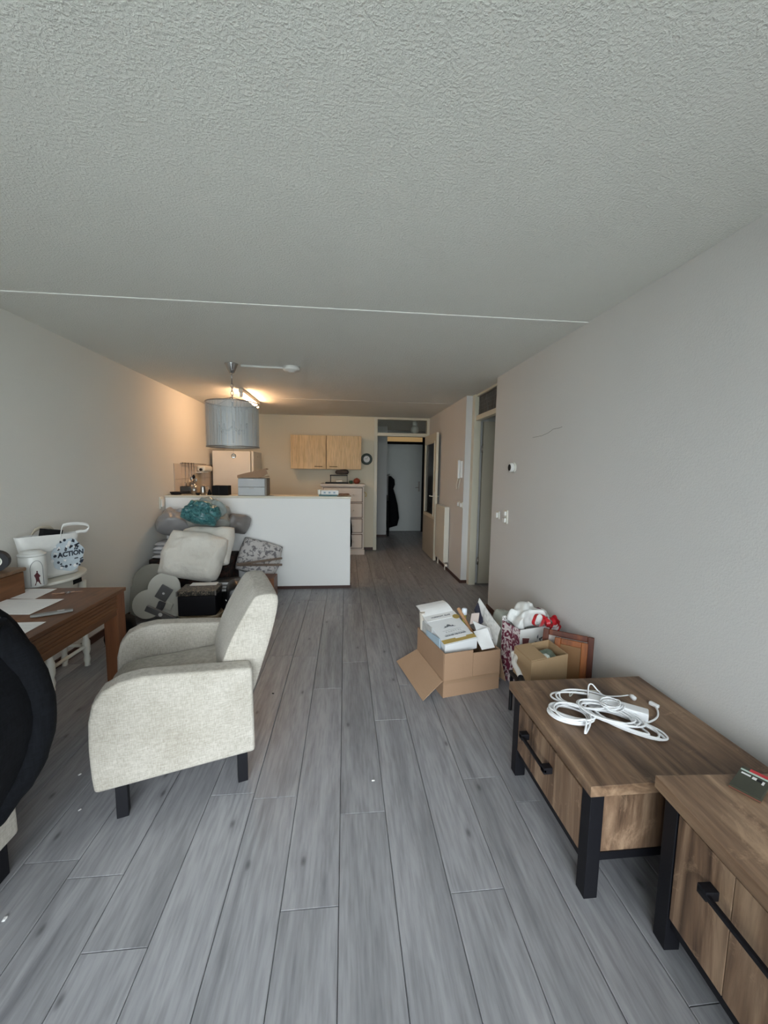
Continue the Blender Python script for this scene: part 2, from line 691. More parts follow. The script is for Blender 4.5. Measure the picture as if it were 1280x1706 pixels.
rr = random.Random(3)
for k in range(-7, 18):
    x0 = SEAM0 + k * PW
    x1 = x0 + PW
    xa = max(x0, XL)
    if x1 <= XL:
        continue
    if x1 < .5:
        spans = [(YW, YB)]
    elif x1 < 1.62:
        spans = [(YW, 9.66)]
    elif x1 < 2.05:
        spans = [(4.0, 5.2), (7.3, 9.66)]
    else:
        spans = [(4.0, 5.2)]
    off = JOINT.get(k, rr.uniform(0, PLEN))
    for a, b in spans:
        y = off - PLEN * math.ceil((off - a) / PLEN)
        while y < b:
            ya, yb = max(y, a), min(y + PLEN, b)
            if yb - ya > .03:
                plank(xa, ya, x1 - xa, yb - ya)
            y += PLEN

ceiling = struct('ceiling', MB().box((XL - .1, YW - .2, CZ), (2.9, 9.85, CZ + .1)), M_CEIL, 'white sprayed stucco ceiling')
mk('joint_strip', MB().box((XL, 2.536, CZ - .004), (XR, 2.553, CZ + .002)), mat('joint_filler', (.86, .86, .84), .7), ceiling, world=True)
mk('joint_strip', MB().box((XL, 5.72, CZ - .0025), (XR, 5.745, CZ + .002)), M_CEIL, ceiling, world=True)

struct('wall_left', MB().box((XL - .1, YW - .2, 0), (XL, YB + .1, CZ)), M_WALLW, 'white painted left wall')
wall_right = struct('wall_right', MB().box((XR, YW - .2, 0), (XR + .1, 4.09, CZ)), M_WALL, 'pale grey painted right wall')
struct('wall_right_far', MB().box((1.56, 5.1, 0), (1.64, YB + .1, CZ)), M_WALL, 'far part of the right wall with the radiator')
# hair crack in the plaster
cr = [A(*p, X=XR - .0008) for p in ((888, 729), (903, 726), (914, 721), (922, 715), (932, 713), (937, 711))]
mk('crack', MB().tube(cr, .0014, 5), mat('crack_shadow', (.14, .14, .13), .9), wall_right, world=True)
wb = MB().box((XL - .1, YB, 0), (.53, YB + .1, CZ)).box((1.575, YB, 0), (2.1, YB + .1, CZ))
struct('wall_back', wb, stucco('painted_wall_cream', (.74, .68, .55), 130, .16, .004), 'back wall of the kitchen')
# window wall behind the camera
rw = MB()
rw.box((XL - .1, YW - .25, 0), (-1.9, YW, CZ)).box((1.4, YW - .25, 0), (XR + .1, YW, CZ))
rw.box((-1.9, YW - .25, 2.32), (1.4, YW, CZ)).box((-1.9, YW - .25, 0), (1.4, YW, .12))
struct('wall_rear', rw, M_WALLW, 'window wall behind the camera')
wf = MB()
for x in (-1.9, -.85, .25, 1.34):
    wf.box((x, YW - .16, .12), (x + .06, YW - .09, 2.32))
wf.box((-1.9, YW - .16, .12), (1.4, YW - .09, .18)).box((-1.9, YW - .16, 2.26), (1.4, YW - .09, 2.32))
win = struct('window_1', wf, M_WHITE, 'white framed living room window')
for x in (-1.84, -.79, .31):
    mk('pane', MB().box((x, YW - .13, .18), (x + 1.03, YW - .124, 2.26)), M_GLASS, win, world=True)
struct('bounce_ground', MB().box((-30, -40, -.5), (30, YW - .6, -.4)), mat('bounce_ground_pale', (.42, .43, .40), .9, .1, 3), 'unseen pale ground added outside the window to bounce daylight')  # unseen ground added outside, kept pale to bounce light onto the ceiling

# hall and side room shells
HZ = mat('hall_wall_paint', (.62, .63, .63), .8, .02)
struct('wall_hall_face', MB().box((.3, 8.86, 0), (.93, 8.96, CZ)), HZ, 'pale hall wall facing the living room')
struct('wall_hall_left', MB().box((.3, YB + .1, 0), (.45, 8.86, CZ)), HZ)
struct('wall_hall_inner', MB().box((.80, 8.96, 0), (.93, 9.66, CZ)), HZ)
struct('wall_hall_right', MB().box((2.0, YB + .1, 0), (2.1, 9.8, CZ)), HZ)
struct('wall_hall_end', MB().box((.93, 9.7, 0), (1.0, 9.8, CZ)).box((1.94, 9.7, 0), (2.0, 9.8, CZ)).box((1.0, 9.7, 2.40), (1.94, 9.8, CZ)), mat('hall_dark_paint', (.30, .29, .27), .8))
struct('wall_side_far', MB().box((1.64, 5.1, 0), (2.8, 5.2, CZ)), HZ)
struct('wall_added_light_blocker', MB().box((.9, 9.8, -.06), (2.1, 9.86, CZ + .1)), HZ)  # unseen blocker added behind the entrance door to stop sky light leaking in
struct('wall_side_end', MB().box((2.7, 3.9, 0), (2.8, 5.12, CZ)), HZ)
struct('wall_side_near', MB().box((1.67, 3.9, 0), (2.7, 4.0, CZ)), HZ)

# half wall of the kitchen bar
HY = 4.95
struct('wall_divider', MB().box((XL, HY, 0), (.065, HY + .11, 1.145)), M_HALF, 'white half wall between living room and kitchen', bevel=.004)
ledge = struct('trim_1', MB().box((XL, HY - .012, 1.145), (.075, HY + .26, 1.172)), mat('cream_ledge', (.70, .67, .57), .45, .03), 'cream ledge on top of the half wall', bevel=.004)
LZ = 1.172
struct('baseboard_divider', MB().box((-1.9, HY - .012, 0), (.077, HY, .035)).box((.065, HY, 0), (.077, HY + .11, .035)), M_SKIRT, 'dark red brown skirting of the half wall')
struct('baseboard_left', MB().box((XL, YW, 0), (XL + .014, HY - .02, .06)), M_SKIRT, 'dark brown skirting of the left wall')
struct('baseboard_right', MB().box((XR - .014, YW, 0), (XR, 4.09, .05)).box((XR - .014, 4.09, 0), (XR + .1, 4.1, .05)), M_SKIRT, 'dark brown skirting of the right wall')
struct('baseboard_right_far', MB().box((1.546, 5.09, 0), (1.56, 7.33, .04)).box((1.546, 5.086, 0), (1.64, 5.1, .04)), M_SKIRT)
struct('baseboard_back', MB().box((.345, YB - .014, 0), (.525, YB, .05)), M_SKIRT)
struct('baseboard_hall', MB().box((.56, 8.846, 0), (.93, 8.86, .05)).box((.93, 8.9, 0), (.942, 9.66, .05)), M_SKIRT)

# doorway in the back wall: frame, transom, glazed door standing open
fr = MB()
fr.box((.53, YB - .02, 0), (.59, YB + .12, CZ)).box((1.512, YB - .02, 0), (1.575, YB + .12, CZ))
fr.box((.59, YB - .02, 2.14), (1.512, YB + .12, 2.20)).box((.59, YB - .02, 2.44), (1.512, YB + .12, CZ))
d1f = struct('trim_2', fr, M_CREAM, 'cream door frame with transom to the hall', bevel=.003)
mk('pane', MB().box((.59, YB + .04, 2.2), (1.512, YB + .046, 2.44)), M_GLASS, d1f, world=True)
dl = MB()
DX, DT = 1.475, .04
dy0, dy1 = 6.39, 7.345
dl.box((DX, dy0, .012), (DX + DT, dy0 + .11, 2.135)).box((DX, dy1 - .10, .012), (DX + DT, dy1, 2.135))
dl.box((DX, dy0 + .11, 2.0), (DX + DT, dy1 - .10, 2.135)).box((DX, dy0 + .11, .012), (DX + DT, dy1 - .10, .74))
door1 = struct('door_1', dl, M_CREAM, 'cream glazed door folded open against the far right wall')
mk('pane', MB().box((DX + .017, dy0 + .11, .74), (DX + .023, dy1 - .10, 2.0)), M_DGLASS, door1, world=True)
bd = MB()
for a, b in (((dy0 + .11, .74), (dy1 - .10, .765)), ((dy0 + .11, 1.975), (dy1 - .10, 2.0)), ((dy0 + .11, .765), (dy0 + .135, 1.975)), ((dy1 - .125, .765), (dy1 - .10, 1.975))):
    bd.box((DX - .008, a[0], a[1]), (DX + .012, b[0], b[1]))
mk('glazing_bead', bd, M_CREAM, door1, world=True)
mk('kick_panel', MB().box((DX - .004, dy0 + .01, .02), (DX + .001, dy1 - .01, .70)), mat('door_panel_grey', (.40, .37, .31), .5), door1, world=True)
hp = MB().box((DX - .006, dy0 + .03, .95), (DX, dy0 + .07, 1.16))
hp.tube([(DX - .003, dy0 + .05, 1.09), (DX - .05, dy0 + .05, 1.09), (DX - .055, dy0 + .06, 1.09), (DX - .055, dy0 + .17, 1.09)], .009, 8)
hp.tube([(DX + DT, dy0 + .05, 1.09), (DX + DT + .03, dy0 + .05, 1.09), (DX + DT + .035, dy0 + .16, 1.09)], .008, 8)
mk('door_handle', hp, M_OFFW, door1, smooth=True, world=True)

# entrance door at the end of the hall
e0 = struct('door_2', MB().box((1.0, 9.66, .01), (1.885, 9.70, 2.15)), mat('entrance_door_white', (.60, .63, .62), .45, .02), 'white flush entrance door at the end of the dark hall')
mk('door_handle', MB().box((1.80, 9.652, 1.0), (1.84, 9.66, 1.25)).tube([(1.82, 9.655, 1.1), (1.82, 9.61, 1.1), (1.72, 9.605, 1.1)], .01, 8), M_STEEL, e0, world=True)
ef = MB().box((.93, 9.60, 2.15), (1.99, 9.72, 2.21)).box((1.885, 9.6, 0), (1.99, 9.72, 2.40)).box((.935, 9.66, 0), (1.0, 9.72, 2.4))
ef.box((1.0, 9.6, 2.36), (1.885, 9.72, 2.40))
struct('trim_3', ef, M_BLKM, 'black frame around the entrance door')
struct('window_2', MB().box((1.0, 9.69, 2.21), (1.885, 9.70, 2.36)), emit('stairwell_light', (.62, .40, .17), .30), 'transom over the entrance door lit from the stairwell')

# doorway in the right wall
fr = MB()
fr.box((1.64, 5.0, 0), (1.73, 5.1, CZ)).box((1.671, 4.091, 0), (1.735, 4.17, CZ))
fr.box((1.66, 4.17, 2.155), (1.73, 5.0, 2.215)).box((1.66, 4.17, 2.455), (1.73, 5.0, CZ))
d3f = struct('trim_4', fr, M_CREAM, 'cream frame of the doorway in the right wall', bevel=.003)
mk('pane', MB().box((1.695, 4.17, 2.215), (1.70, 5.0, 2.455)), mat('wired_glass_dark', (.05, .05, .052), .35, .3, 30), d3f, world=True)
wg = MB()
for i in range(13):
    y = 4.2 + i * .064
    wg.box((1.692, y, 2.215), (1.695, y + .006, 2.455))
for i in range(5):
    z = 2.235 + i * .048
    wg.box((1.692, 4.17, z), (1.695, 5.0, z + .006))
mk('wire_grid', wg, mat('wire_grey', (.12, .12, .12), .5), d3f, world=True)
lf = struct('door_3', MB().box((1.775, 5.02, .012), (2.62, 5.06, 2.15)), mat('door_leaf_cream', (.46, .43, .35), .5, .03), 'plain cream door leaf opened into the side room')
for z in (.28, 1.75):
    mk('hinge', MB().lathe([(.011, z), (.011, z + .09)], 10, Matrix.Translation((1.752, 5.0 - .012, 0))), M_STEEL, lf, smooth=True, world=True)

# ------------------------------------------------------------------ fittings on walls and ceiling
rad = thing('radiator', 'white panel radiator on the far right wall beside the glazed door', 'radiator', (1.53, 6.0, 0))
mk('panel', MB().box((1.475, 5.735, .13), (1.50, 6.30, .975)), M_OFFW, rad, world=True, bevel=.006)
cf = MB()
for i in range(14):
    cf.box((1.50, 5.75 + i * .039, .16), (1.535, 5.765 + i * .039, .95))
mk('convector_fins', cf, M_OFFW, rad, world=True)
mk('side_cover', MB().box((1.476, 5.725, .135), (1.55, 5.735, .97)), M_OFFW, rad, world=True, bevel=.003)
gl = MB()
for i in range(18):
    gl.box((1.502, 5.74 + i * .031, .965), (1.545, 5.752 + i * .031, .975))
mk('top_grille', gl, M_OFFW, rad, world=True)
mk('valve', MB().lathe([(.02, 0), (.022, .05), (.017, .08)], 12, rot(90, 0, 0, (1.52, 5.78, .09))), M_WHITE, rad, smooth=True, world=True)
mk('pipe', MB().tube([(1.52, 5.80, .13), (1.52, 5.80, .0)], .008, 8), M_OFFW, rad, smooth=True, world=True)
mk('pipe', MB().tube([(1.52, 6.25, .13), (1.52, 6.25, .0)], .012, 8), M_OFFW, rad, smooth=True, world=True)

ic = thing('intercom', 'white wall intercom handset with coiled cord', 'intercom', (1.56, 5.22, 1.41))
mk('base', MB().box((1.53, 5.17, 1.42), (1.56, 5.27, 1.645)), M_WHITE, ic, world=True, bevel=.006)
mk('handset', MB().box((1.495, 5.175, 1.41), (1.53, 5.215, 1.655)), M_WHITE, ic, world=True, bevel=.01)
mk('coiled_cord', MB().tube(catmull([(1.54, 5.2, 1.41), (1.53, 5.21, 1.33), (1.53, 5.26, 1.27), (1.53, 5.33, 1.27), (1.535, 5.35, 1.34), (1.545, 5.3, 1.42)], 6), .006, 6), M_OFFW, ic, smooth=True, world=True)


def wallplate(name, label, cat, x, y, z, w, h, sx=-1, rocker=1, group=None):
    t = thing(name, label, cat, (x, y, z), 0, group)
    mk('plate', MB().box((0 if sx > 0 else -.014, -w / 2, -h / 2), (.014 if sx > 0 else 0, w / 2, h / 2)), M_OFFW, t, bevel=.003)
    for i in range(rocker):
        c = (i - (rocker - 1) / 2) * h / rocker
        mk('rocker', MB().box((sx * .034 if sx < 0 else .014, -w * .33, c - h / rocker * .33), (-.014 if sx < 0 else .03, w * .33, c + h / rocker * .33)), M_WHITE, t, bevel=.004)
    return t


th = thing('thermostat', 'small round white thermostat alone on the grey wall', 'thermostat', (XR, 3.57, 1.5))
mk('mount', MB().lathe([(.048, 0), (.048, .012)], 24, rot(0, -90, 0, (XR, 3.57, 1.547))), M_OFFW, th, world=True, smooth=True)
mk('dial', MB().lathe([(.042, .012), (.044, .035), (.038, .045), (0, .046)], 24, rot(0, -90, 0, (XR, 3.57, 1.547))), M_WHITE, th, world=True, smooth=True)
mk('display', MB().lathe([(.03, .0455), (.03, .048)], 24, rot(0, -90, 0, (XR, 3.57, 1.547))), M_BLK, th, world=True)
wallplate('light_switch', 'single white light switch next to the doorway edge', 'switch', XR, 3.893, 1.065, .075, .08)
wallplate('wall_socket', 'double white wall socket below the thermostat', 'socket', XR, 3.69, 1.07, .075, .13, rocker=2)
for y, lb in ((5.14, 'pale square switch plate nearest the cream door frame'), (5.27, 'pale square switch plate right below the intercom cord')):
    wallplate('light_switch', lb, 'switch', 1.56, y, 1.06, .075, .08, group='switch plates under the intercom')
wallplate('wall_socket', 'old white socket on the left wall above the grey bags', 'socket', XL, 4.83, 1.09, .075, .14, sx=1, rocker=1)

# smoke-detector style junction box and conduit on the ceiling
tag(mk('junction_box', MB().lathe([(.0, -.05), (.03, -.05), (.035, -.04), (.07, -.037), (.08, -.025), (.08, 0)], 28, Matrix.Translation((-.52, 3.99, CZ))), M_WHITE, smooth=True, origin=(-.52, 3.99, CZ)), 'round white junction box on the ceiling', 'junction box')
tag(mk('cable_conduit', MB().tube([(-.985, 3.955, CZ - .012), (-.60, 3.985, CZ - .012)], .011, 10), M_WHITE, smooth=True), 'white cable conduit running from the lamp along the ceiling', 'conduit')

# fluorescent kitchen light
kl = thing('fluorescent_light', 'lit warm fluorescent tube light on the kitchen ceiling', 'lamp', (-1.28, 5.55, CZ))
mk('batten', MB().box((-1.305, 5.1, CZ - .045), (-1.255, 6.08, CZ)), M_OFFW, kl, world=True, bevel=.005)
mk('tube', MB().tube([(-1.28, 5.16, CZ - .075), (-1.28, 6.02, CZ - .075)], .016, 14), emit('warm_tube_glow', (1.0, .60, .32), 72.), kl, smooth=True, world=True)
for y in (5.12, 6.03):
    mk('tube_holder', MB().box((-1.30, y, CZ - .10), (-1.26, y + .03, CZ - .04)), M_WHITE, kl, world=True, bevel=.004)

# pendant lamp with string shade
LX, LY = -1.07, 3.95
pl = thing('pendant_lamp', 'silver string drum pendant lamp with crystals hanging from the ceiling', 'lamp', (LX, LY, CZ))
mk('ceiling_cup', MB().lathe([(.062, 0), (.060, -.006), (.035, -.06), (.022, -.085), (0, -.088)], 24), M_CHROME, pl, smooth=True)
mk('cord', MB().tube([(0, 0, -.08), (0, 0, -.19)], .006, 8), M_STEEL, pl, smooth=True)
for i in range(5):
    z = -.20 - i * .035
    pts = [(.012 * cos(a), 0, z + .022 * sin(a)) for a in [2 * pi * k / 12 for k in range(12)]]
    mk('chain_link', MB().tube(pts, .003, 6, closed=True, M=Matrix.Rotation(i * pi / 2, 4, 'Z')), M_CHROME, pl, smooth=True)
ZT, ZB, SR = 2.115 - CZ, 1.705 - CZ, .237
for z in (ZT, ZB):
    mk('shade_ring', MB().tube([(SR * cos(2 * pi * k / 40), SR * sin(2 * pi * k / 40), z) for k in range(40)], .006, 6, closed=True), M_STEEL, pl, smooth=True)
stg = MB()
rs = random.Random(5)
for i in range(420):
    a = 2 * pi * (i + rs.uniform(-.4, .4)) / 420
    wd = rs.uniform(.0010, .0016)
    r1 = SR + rs.uniform(-.003, .003)
    c, s = cos(a), sin(a)
    stg.add([(r1 * c - wd * s, r1 * s + wd * c, ZT), (r1 * c + wd * s, r1 * s - wd * c, ZT), (r1 * c + wd * s, r1 * s - wd * c, ZB), (r1 * c - wd * s, r1 * s + wd * c, ZB)], [(0, 1, 2, 3)])
so = mk('shade_strings', stg, mat('silver_thread', (.52, .55, .57), .4, .05, spec=.6), pl)
so['kind'] = 'stuff'
sp = MB()
for i in range(3):
    a = 2 * pi * i / 3 + .4
    sp.tube([(0, 0, ZT + .06), (SR * cos(a), SR * sin(a), ZT)], .003, 6)
mk('shade_spider', sp, M_STEEL, pl, smooth=True)
mk('stem', MB().tube([(0, 0, -.35), (0, 0, ZB + .04)], .008, 8), M_CHROME, pl, smooth=True)
for i in range(5):
    a = 2 * pi * i / 5
    ar = catmull([(0, 0, ZT - .20), (.05 * cos(a), .05 * sin(a), ZT - .25), (.11 * cos(a), .11 * sin(a), ZT - .24), (.13 * cos(a), .13 * sin(a), ZT - .18)], 5)
    am = mk('lamp_arm', MB().tube(ar, .005, 6), M_CHROME, pl, smooth=True)
    mk('candle_bulb', MB().lathe([(.012, ZT - .18), (.012, ZT - .12), (.016, ZT - .10), (.014, ZT - .07), (0, ZT - .045)], 10, Matrix.Translation((.13 * cos(a), .13 * sin(a), 0))), M_WHITE, am, smooth=True)
    mk('crystal_drop', MB().lathe([(0, ZT - .29), (.012, ZT - .275), (.004, ZT - .245)], 8, Matrix.Translation((.10 * cos(a), .10 * sin(a), 0))), M_CRYS, am)
mk('crystal_wire', MB().tube([(0, 0, ZB + .04), (0, 0, 1.645 - CZ)], .0015, 5), M_STEEL, pl)
mk('crystal_ball', MB().lathe([(0, -.024), (.012, -.021), (.021, -.011), (.024, 0), (.021, .011), (.012, .021), (0, .024)], 10, Matrix.Translation((0, 0, 1.622 - CZ))), M_CRYS, pl)


# ------------------------------------------------------------------ armchairs
def armchair(label, loc, rz):
    """local x points forward, local y to the side; rear leg line at x=0, one side at y=+.36"""
    t = thing('armchair', label, 'armchair', loc, rz, 'beige armchairs')
    prof = [(-.055, .150), (.585, .150), (.592, .22), (.596, .34), (.592, .46), (.575, .535), (.54, .583), (.48, .612), (.40, .622), (.28, .61), (.10, .588), (-.05, .570)]
    for s in (-1, 1):
        y0 = .26 if s > 0 else -.36
        M = Matrix(((1, 0, 0, 0), (0, 0, -1, y0 + .10), (0, 1, 0, 0), (0, 0, 0, 1)))
        mk('armrest', MB().prism(prof, .10, M), M_CHAIR, t, bevel=.016, seg=3)
    mk('seat_base', MB().box((-.045, -.255, .155), (.565, .255, .30)), M_CHAIR, t, bevel=.012)
    n = 10
    rings = []
    for i in range(13):
        f = i / 12
        x = .06 + f * .535
        top = .478 - .02 * f + (-.06 * max(0, (f - .85) / .15) ** 2)
        ring = []
        for k in range(n + 1):
            y = -.255 + .51 * k / n
            e = 1 - (abs(2 * k / n - 1)) ** 6
            ring.append((x, y, top - .025 + .03 * e + .006 * noise.noise(Vector((x * 6, y * 6, 1)))))
        ring += [(x, .255, .30), (x, -.255, .30)]
        rings.append(ring)
    mk('seat_cushion', MB().loft(rings), M_CHAIR, t, smooth=True)
    # reclining backrest: profile in x,z swept across the width with a rounded rim
    bp = [(.10, .33), (.105, .47), (.085, .56), (.03, .70), (-.055, .845), (-.078, .878), (-.10, .888), (-.165, .888), (-.188, .880), (-.196, .850), (-.175, .75), (-.14, .62), (-.09, .48), (-.05, .33)]
    cx, cz = -.03, .62
    rings = []
    for y, sc in ((-.257, .955), (-.254, .985), (-.243, 1.0), (0, 1.015), (.243, 1.0), (.254, .985), (.257, .955)):
        rings.append([(cx + (px - cx) * sc, y, cz + (pz - cz) * sc) for px, pz in bp][::-1])
    mk('backrest', MB().loft(rings), M_CHAIR, t, smooth=True, subsurf=1)
    for x in (0.0, .49):
        for y in (-.345, .30):
            mk('leg', MB().box((x - .02, y, 0), (x + .025, y + .045, .155)), M_BLK, t, bevel=.003)
    return t


_d = Vector((-.945, -.328))
_n = Vector((.328, -.945))
_c1 = Vector((-.486, 1.825)) + _n * (.03 - .36)
armchair('beige woven armchair with empty seat facing the wooden desk', (_c1.x, _c1.y, 0), atan2(_d.y, _d.x))
C2X, C2Y = -1.25, 1.095
armchair('beige armchair with a black jacket hung over its back', (C2X, C2Y, 0), pi)

# jacket hanging over the near armchair's back
outer = [(-1.145, .30), (-1.10, .38), (-1.045, .48), (-1.005, .60), (-.985, .70), (-1.0, .80), (-1.035, .90), (-1.08, 1.0), (-1.13, 1.055), (-1.20, 1.06), (-1.27, 1.0), (-1.33, .88), (-1.37, .72)]
inner = [(-1.33, .71), (-1.28, .82), (-1.225, .91), (-1.15, .93), (-1.06, .925), (-1.03, .89), (-1.04, .80), (-1.075, .66), (-1.13, .5), (-1.165, .33)]
jr = []
for y, sc in ((.72, .90), (.76, .97), (.85, 1.0), (.95, 1.0), (1.05, 1.0), (1.15, 1.0), (1.24, 1.0), (1.32, .99), (1.375, .965), (1.40, .93)):
    ring = []
    for i, (x, z) in enumerate(outer):
        w = noise.noise(Vector((i * .55, y * 7, 2))) * .026 + .020 * noise.noise(Vector((i * 1.3, y * 16, 5)))
        ring.append((-1.13 + (x + .0 - -1.13) * sc + w, y + noise.noise(Vector((i * .6, y * 5, 8))) * .012, .75 + (z - .75) * (1 - (1 - sc) * .35) + w * .4))
    for x, z in inner:
        ring.append((x, y, z))
    jr.append(ring)
jk = thing('jacket', 'black navy jacket draped over the back of an armchair', 'jacket', (-1.13, 1.06, .30))
mk('body', MB().loft(jr), M_NAVY, jk, smooth=True, subsurf=1, world=True)
for yy, sg in ((1.325, 1), (.80, -1)):
    sl = catmull([(-1.10, yy - .05 * sg, .99), (-1.052, yy, .86), (-1.014, yy + .006 * sg, .70), (-1.035, yy - .01 * sg, .54), (-1.105, yy - .03 * sg, .42), (-1.14, yy - .05 * sg, .36)], 6)
    n_ = len(sl)
    mk('sleeve', MB().tube(sl, .05, 14, rs=[(.062 - .020 * i / n_) * (1 + .10 * noise.noise(Vector((i * .45, yy * 9, 3)))) for i in range(n_)]), M_NAVY, jk, smooth=True, world=True)
mk('collar', MB().tube(catmull([(-1.06, .93, 1.0), (-1.075, 1.0, 1.045), (-1.08, 1.10, 1.055), (-1.07, 1.19, 1.03), (-1.06, 1.24, .99)], 6), .028, 10), M_NAVY, jk, smooth=True, world=True)

# ------------------------------------------------------------------ desk
DXR, DYF, DYN, DTZ = -1.372, 2.565, 1.52, .75
dk = thing('wooden_desk', 'stained brown wooden desk standing against the left wall', 'desk', ((-2.12 + DXR) / 2, (DYF + DYN) / 2, 0))
mk('desktop', MB().box((-2.12, DYN, DTZ - .022), (DXR, DYF, DTZ)), M_PINE, dk, world=True, bevel=.003)
ap = mk('side_apron', MB().box((DXR - .035, DYN + .08, .60), (DXR - .012, DYF - .085, DTZ - .022)), M_PINE, dk, world=True)
for z in (.635, .655, .675, .695, .713):
    mk('routed_bead', MB().box((DXR - .013, DYN + .08, z), (DXR - .008, DYF - .085, z + .008)), M_PINE, ap, world=True)
mk('far_apron', MB().box((-2.03, DYF - .04, .60), (DXR - .085, DYF - .015, DTZ - .022)), M_PINE, dk, world=True)
mk('near_apron', MB().box((-2.03, DYN + .015, .60), (DXR - .085, DYN + .04, DTZ - .022)), M_PINE, dk, world=True)
for x in (-2.11, DXR - .09):
    for y in (DYN + .008, DYF - .092):
        mk('leg', MB().box((x, y, 0), (x + .082, y + .084, DTZ - .022)), M_PINEZ, dk, world=True, bevel=.003)

# small wooden box and the dark roll on it
wx = thing('wooden_chest_box', 'small orange brown wooden box on the desk against the wall', 'box', (-1.99, 2.36, DTZ))
mk('body', MB().box((-2.14, 2.18, DTZ), (-1.885, 2.47, DTZ + .13)), M_PINE, wx, world=True, bevel=.004)
mk('lid', MB().box((-2.145, 2.17, DTZ + .133), (-1.875, 2.48, DTZ + .155)), wood('box_lid_wood', (.16, .09, .05), (.24, .15, .09), (.3, .2, .12), 'x', 6), wx, world=True, bevel=.006)
tp = thing('tape_dispenser', 'dark round tape roll standing on the small wooden box', 'tape', (-1.96, 2.38, DTZ + .155))
ring = [(.030, -.025), (.058, -.025), (.058, .025), (.030, .025), (.030, -.025)]
mk('roll', MB().lathe(ring, 28, rot(90, 0, 25, (-1.955, 2.38, DTZ + .214)), caps=False), M_BLK, tp, world=True, smooth=False)
mk('core', MB().lathe([(.024, -.02), (.030, -.02), (.030, .02), (.024, .02), (.024, -.02)], 24, rot(90, 0, 25, (-1.955, 2.38, DTZ + .214)), caps=False), M_OFFW, tp, world=True)


def sheet(name, corners, label, cat, m=None, lines=0, group=None, z=DTZ + .0012):
    """a sheet of paper lying flat: corners as photo pixels on the desk"""
    P = [A(*c, Z=z) for c in corners]
    mb = MB()
    mb.add(P + [p + Vector((0, 0, .0009)) for p in P], [(3, 2, 1, 0), (4, 5, 6, 7), (0, 1, 5, 4), (1, 2, 6, 5), (2, 3, 7, 6), (3, 0, 4, 7)])
    o = mk(name, mb, m or M_PAPER)
    tag(o, label, cat, group)
    for i in range(lines):
        f = (i + 1) / (lines + 1)
        a, b = P[0].lerp(P[3], f), P[1].lerp(P[2], f)
        k = rr.uniform(.55, .9)
        p, q = a.lerp(b, .1), a.lerp(b, k)
        d = (P[3] - P[0]).normalized() * .0016
        up = Vector((0, 0, .0013))
        mk('text_line', MB().add([p + up, q + up, q + up + d, p + up + d], [(0, 1, 2, 3)]), mat('faint_print', (.52, .53, .56), .8), o, world=True)
    return o


sheet('paper_sheet', [(95, 981), (45, 981), (8, 997), (58, 998)], 'printed paper sheet at the back of the desk beside the wooden box', 'paper', lines=6)
sheet('paper_sheet', [(107, 998), (2, 999), (-20, 1024), (49, 1024)], 'large printed paper sheet in the middle of the desk', 'paper', lines=8, z=DTZ + .0026)
sheet('paper_sheet', [(77, 1036), (10, 1038), (-20, 1060), (37, 1058)], 'paper sheet at the desk edge half under the jacket', 'paper', lines=3)
pk = thing('box_cutter', 'grey utility knife lying between the papers on the desk', 'knife', A(85, 1023, Z=DTZ))
pa, pb = A(50, 1027, Z=DTZ + .008), A(122, 1016, Z=DTZ + .008)
Mk = axes(pa, pb - pa, Vector((0, 0, 1)).cross(pb - pa))
ln = (pb - pa).length
mk('handle', MB().prism([(0, -.008), (.02, -.016), (ln * .8, -.017), (ln, -.008), (ln, .008), (ln * .8, .016), (.02, .014), (0, .006)], .012, Mk @ Matrix.Translation((0, 0, -.006))), mat('knife_grey', (.20, .20, .19), .4), pk, world=True, bevel=.003)
mk('slider', MB().box((ln * .62, -.006, .006), (ln * .8, .006, .010), Mk), M_STEEL, pk, world=True, bevel=.001)
ky = thing('key_ring', 'bunch of copper coloured keys on the back of the desk', 'keys', A(115, 987, Z=DTZ))
kc = A(113, 987, Z=DTZ + .003)
mk('ring', MB().tube([(kc.x + .014 * cos(a), kc.y + .014 * sin(a), kc.z) for a in [2 * pi * i / 16 for i in range(16)]], .0016, 6, closed=True), M_CHROME, ky, smooth=True, world=True)
for i, a in enumerate((200, 235, 10)):
    Mq = rot(0, 0, a, kc + Vector((0, 0, .001 * i)))
    mk('key', MB().prism(circle(.011, 12, .026, 0), .002, Mq).box((.035, -.003, 0), (.075, .003, .002), Mq), mat('copper_key', (.55, .30, .18), .3, .1, metal=1), ky, world=True)

# ------------------------------------------------------------------ half round white table behind the desk
RX, RY, RZ = XL + .012, 2.88, .745
rt = thing('demilune_table', 'white half round side table with turned legs behind the desk', 'table', (RX, RY, 0))
poly = [(.29 * sin(pi * i / 24), -.31 * cos(pi * i / 24)) for i in range(25)]
mk('tabletop', MB().prism(poly, .022, Matrix.Translation((0, 0, RZ - .022))), M_OFFW, rt, bevel=.006)
poly2 = [(.225 * sin(pi * i / 24), -.24 * cos(pi * i / 24)) for i in range(25)]
mk('apron', MB().prism(poly2, .065, Matrix.Translation((.004, 0, RZ - .088))), M_OFFW, rt)
mk('apron_notch', MB().box((.19, .035, RZ - .078), (.226, .13, RZ - .03)), M_BLKM, rt)
lp = [(.020, 0), (.017, .02), (.024, .05), (.017, .09), (.026, .12), (.026, .19), (.018, .21), (.014, .30), (.022, .46), (.018, .52), (.026, .54), (.026, .66)]
LG = [(.185, -.17), (.195, .18), (.03, -.19), (.03, .19)]
for x, y in LG:
    mk('leg', MB().lathe(lp, 14, Matrix.Translation((x, y, 0))), M_OFFW, rt, smooth=True)
for a, b in ((0, 1), (0, 2), (1, 3)):
    mk('stretcher', MB().tube([(*LG[a], .155), (*LG[b], .155)], .013, 8), M_OFFW, rt, smooth=True)

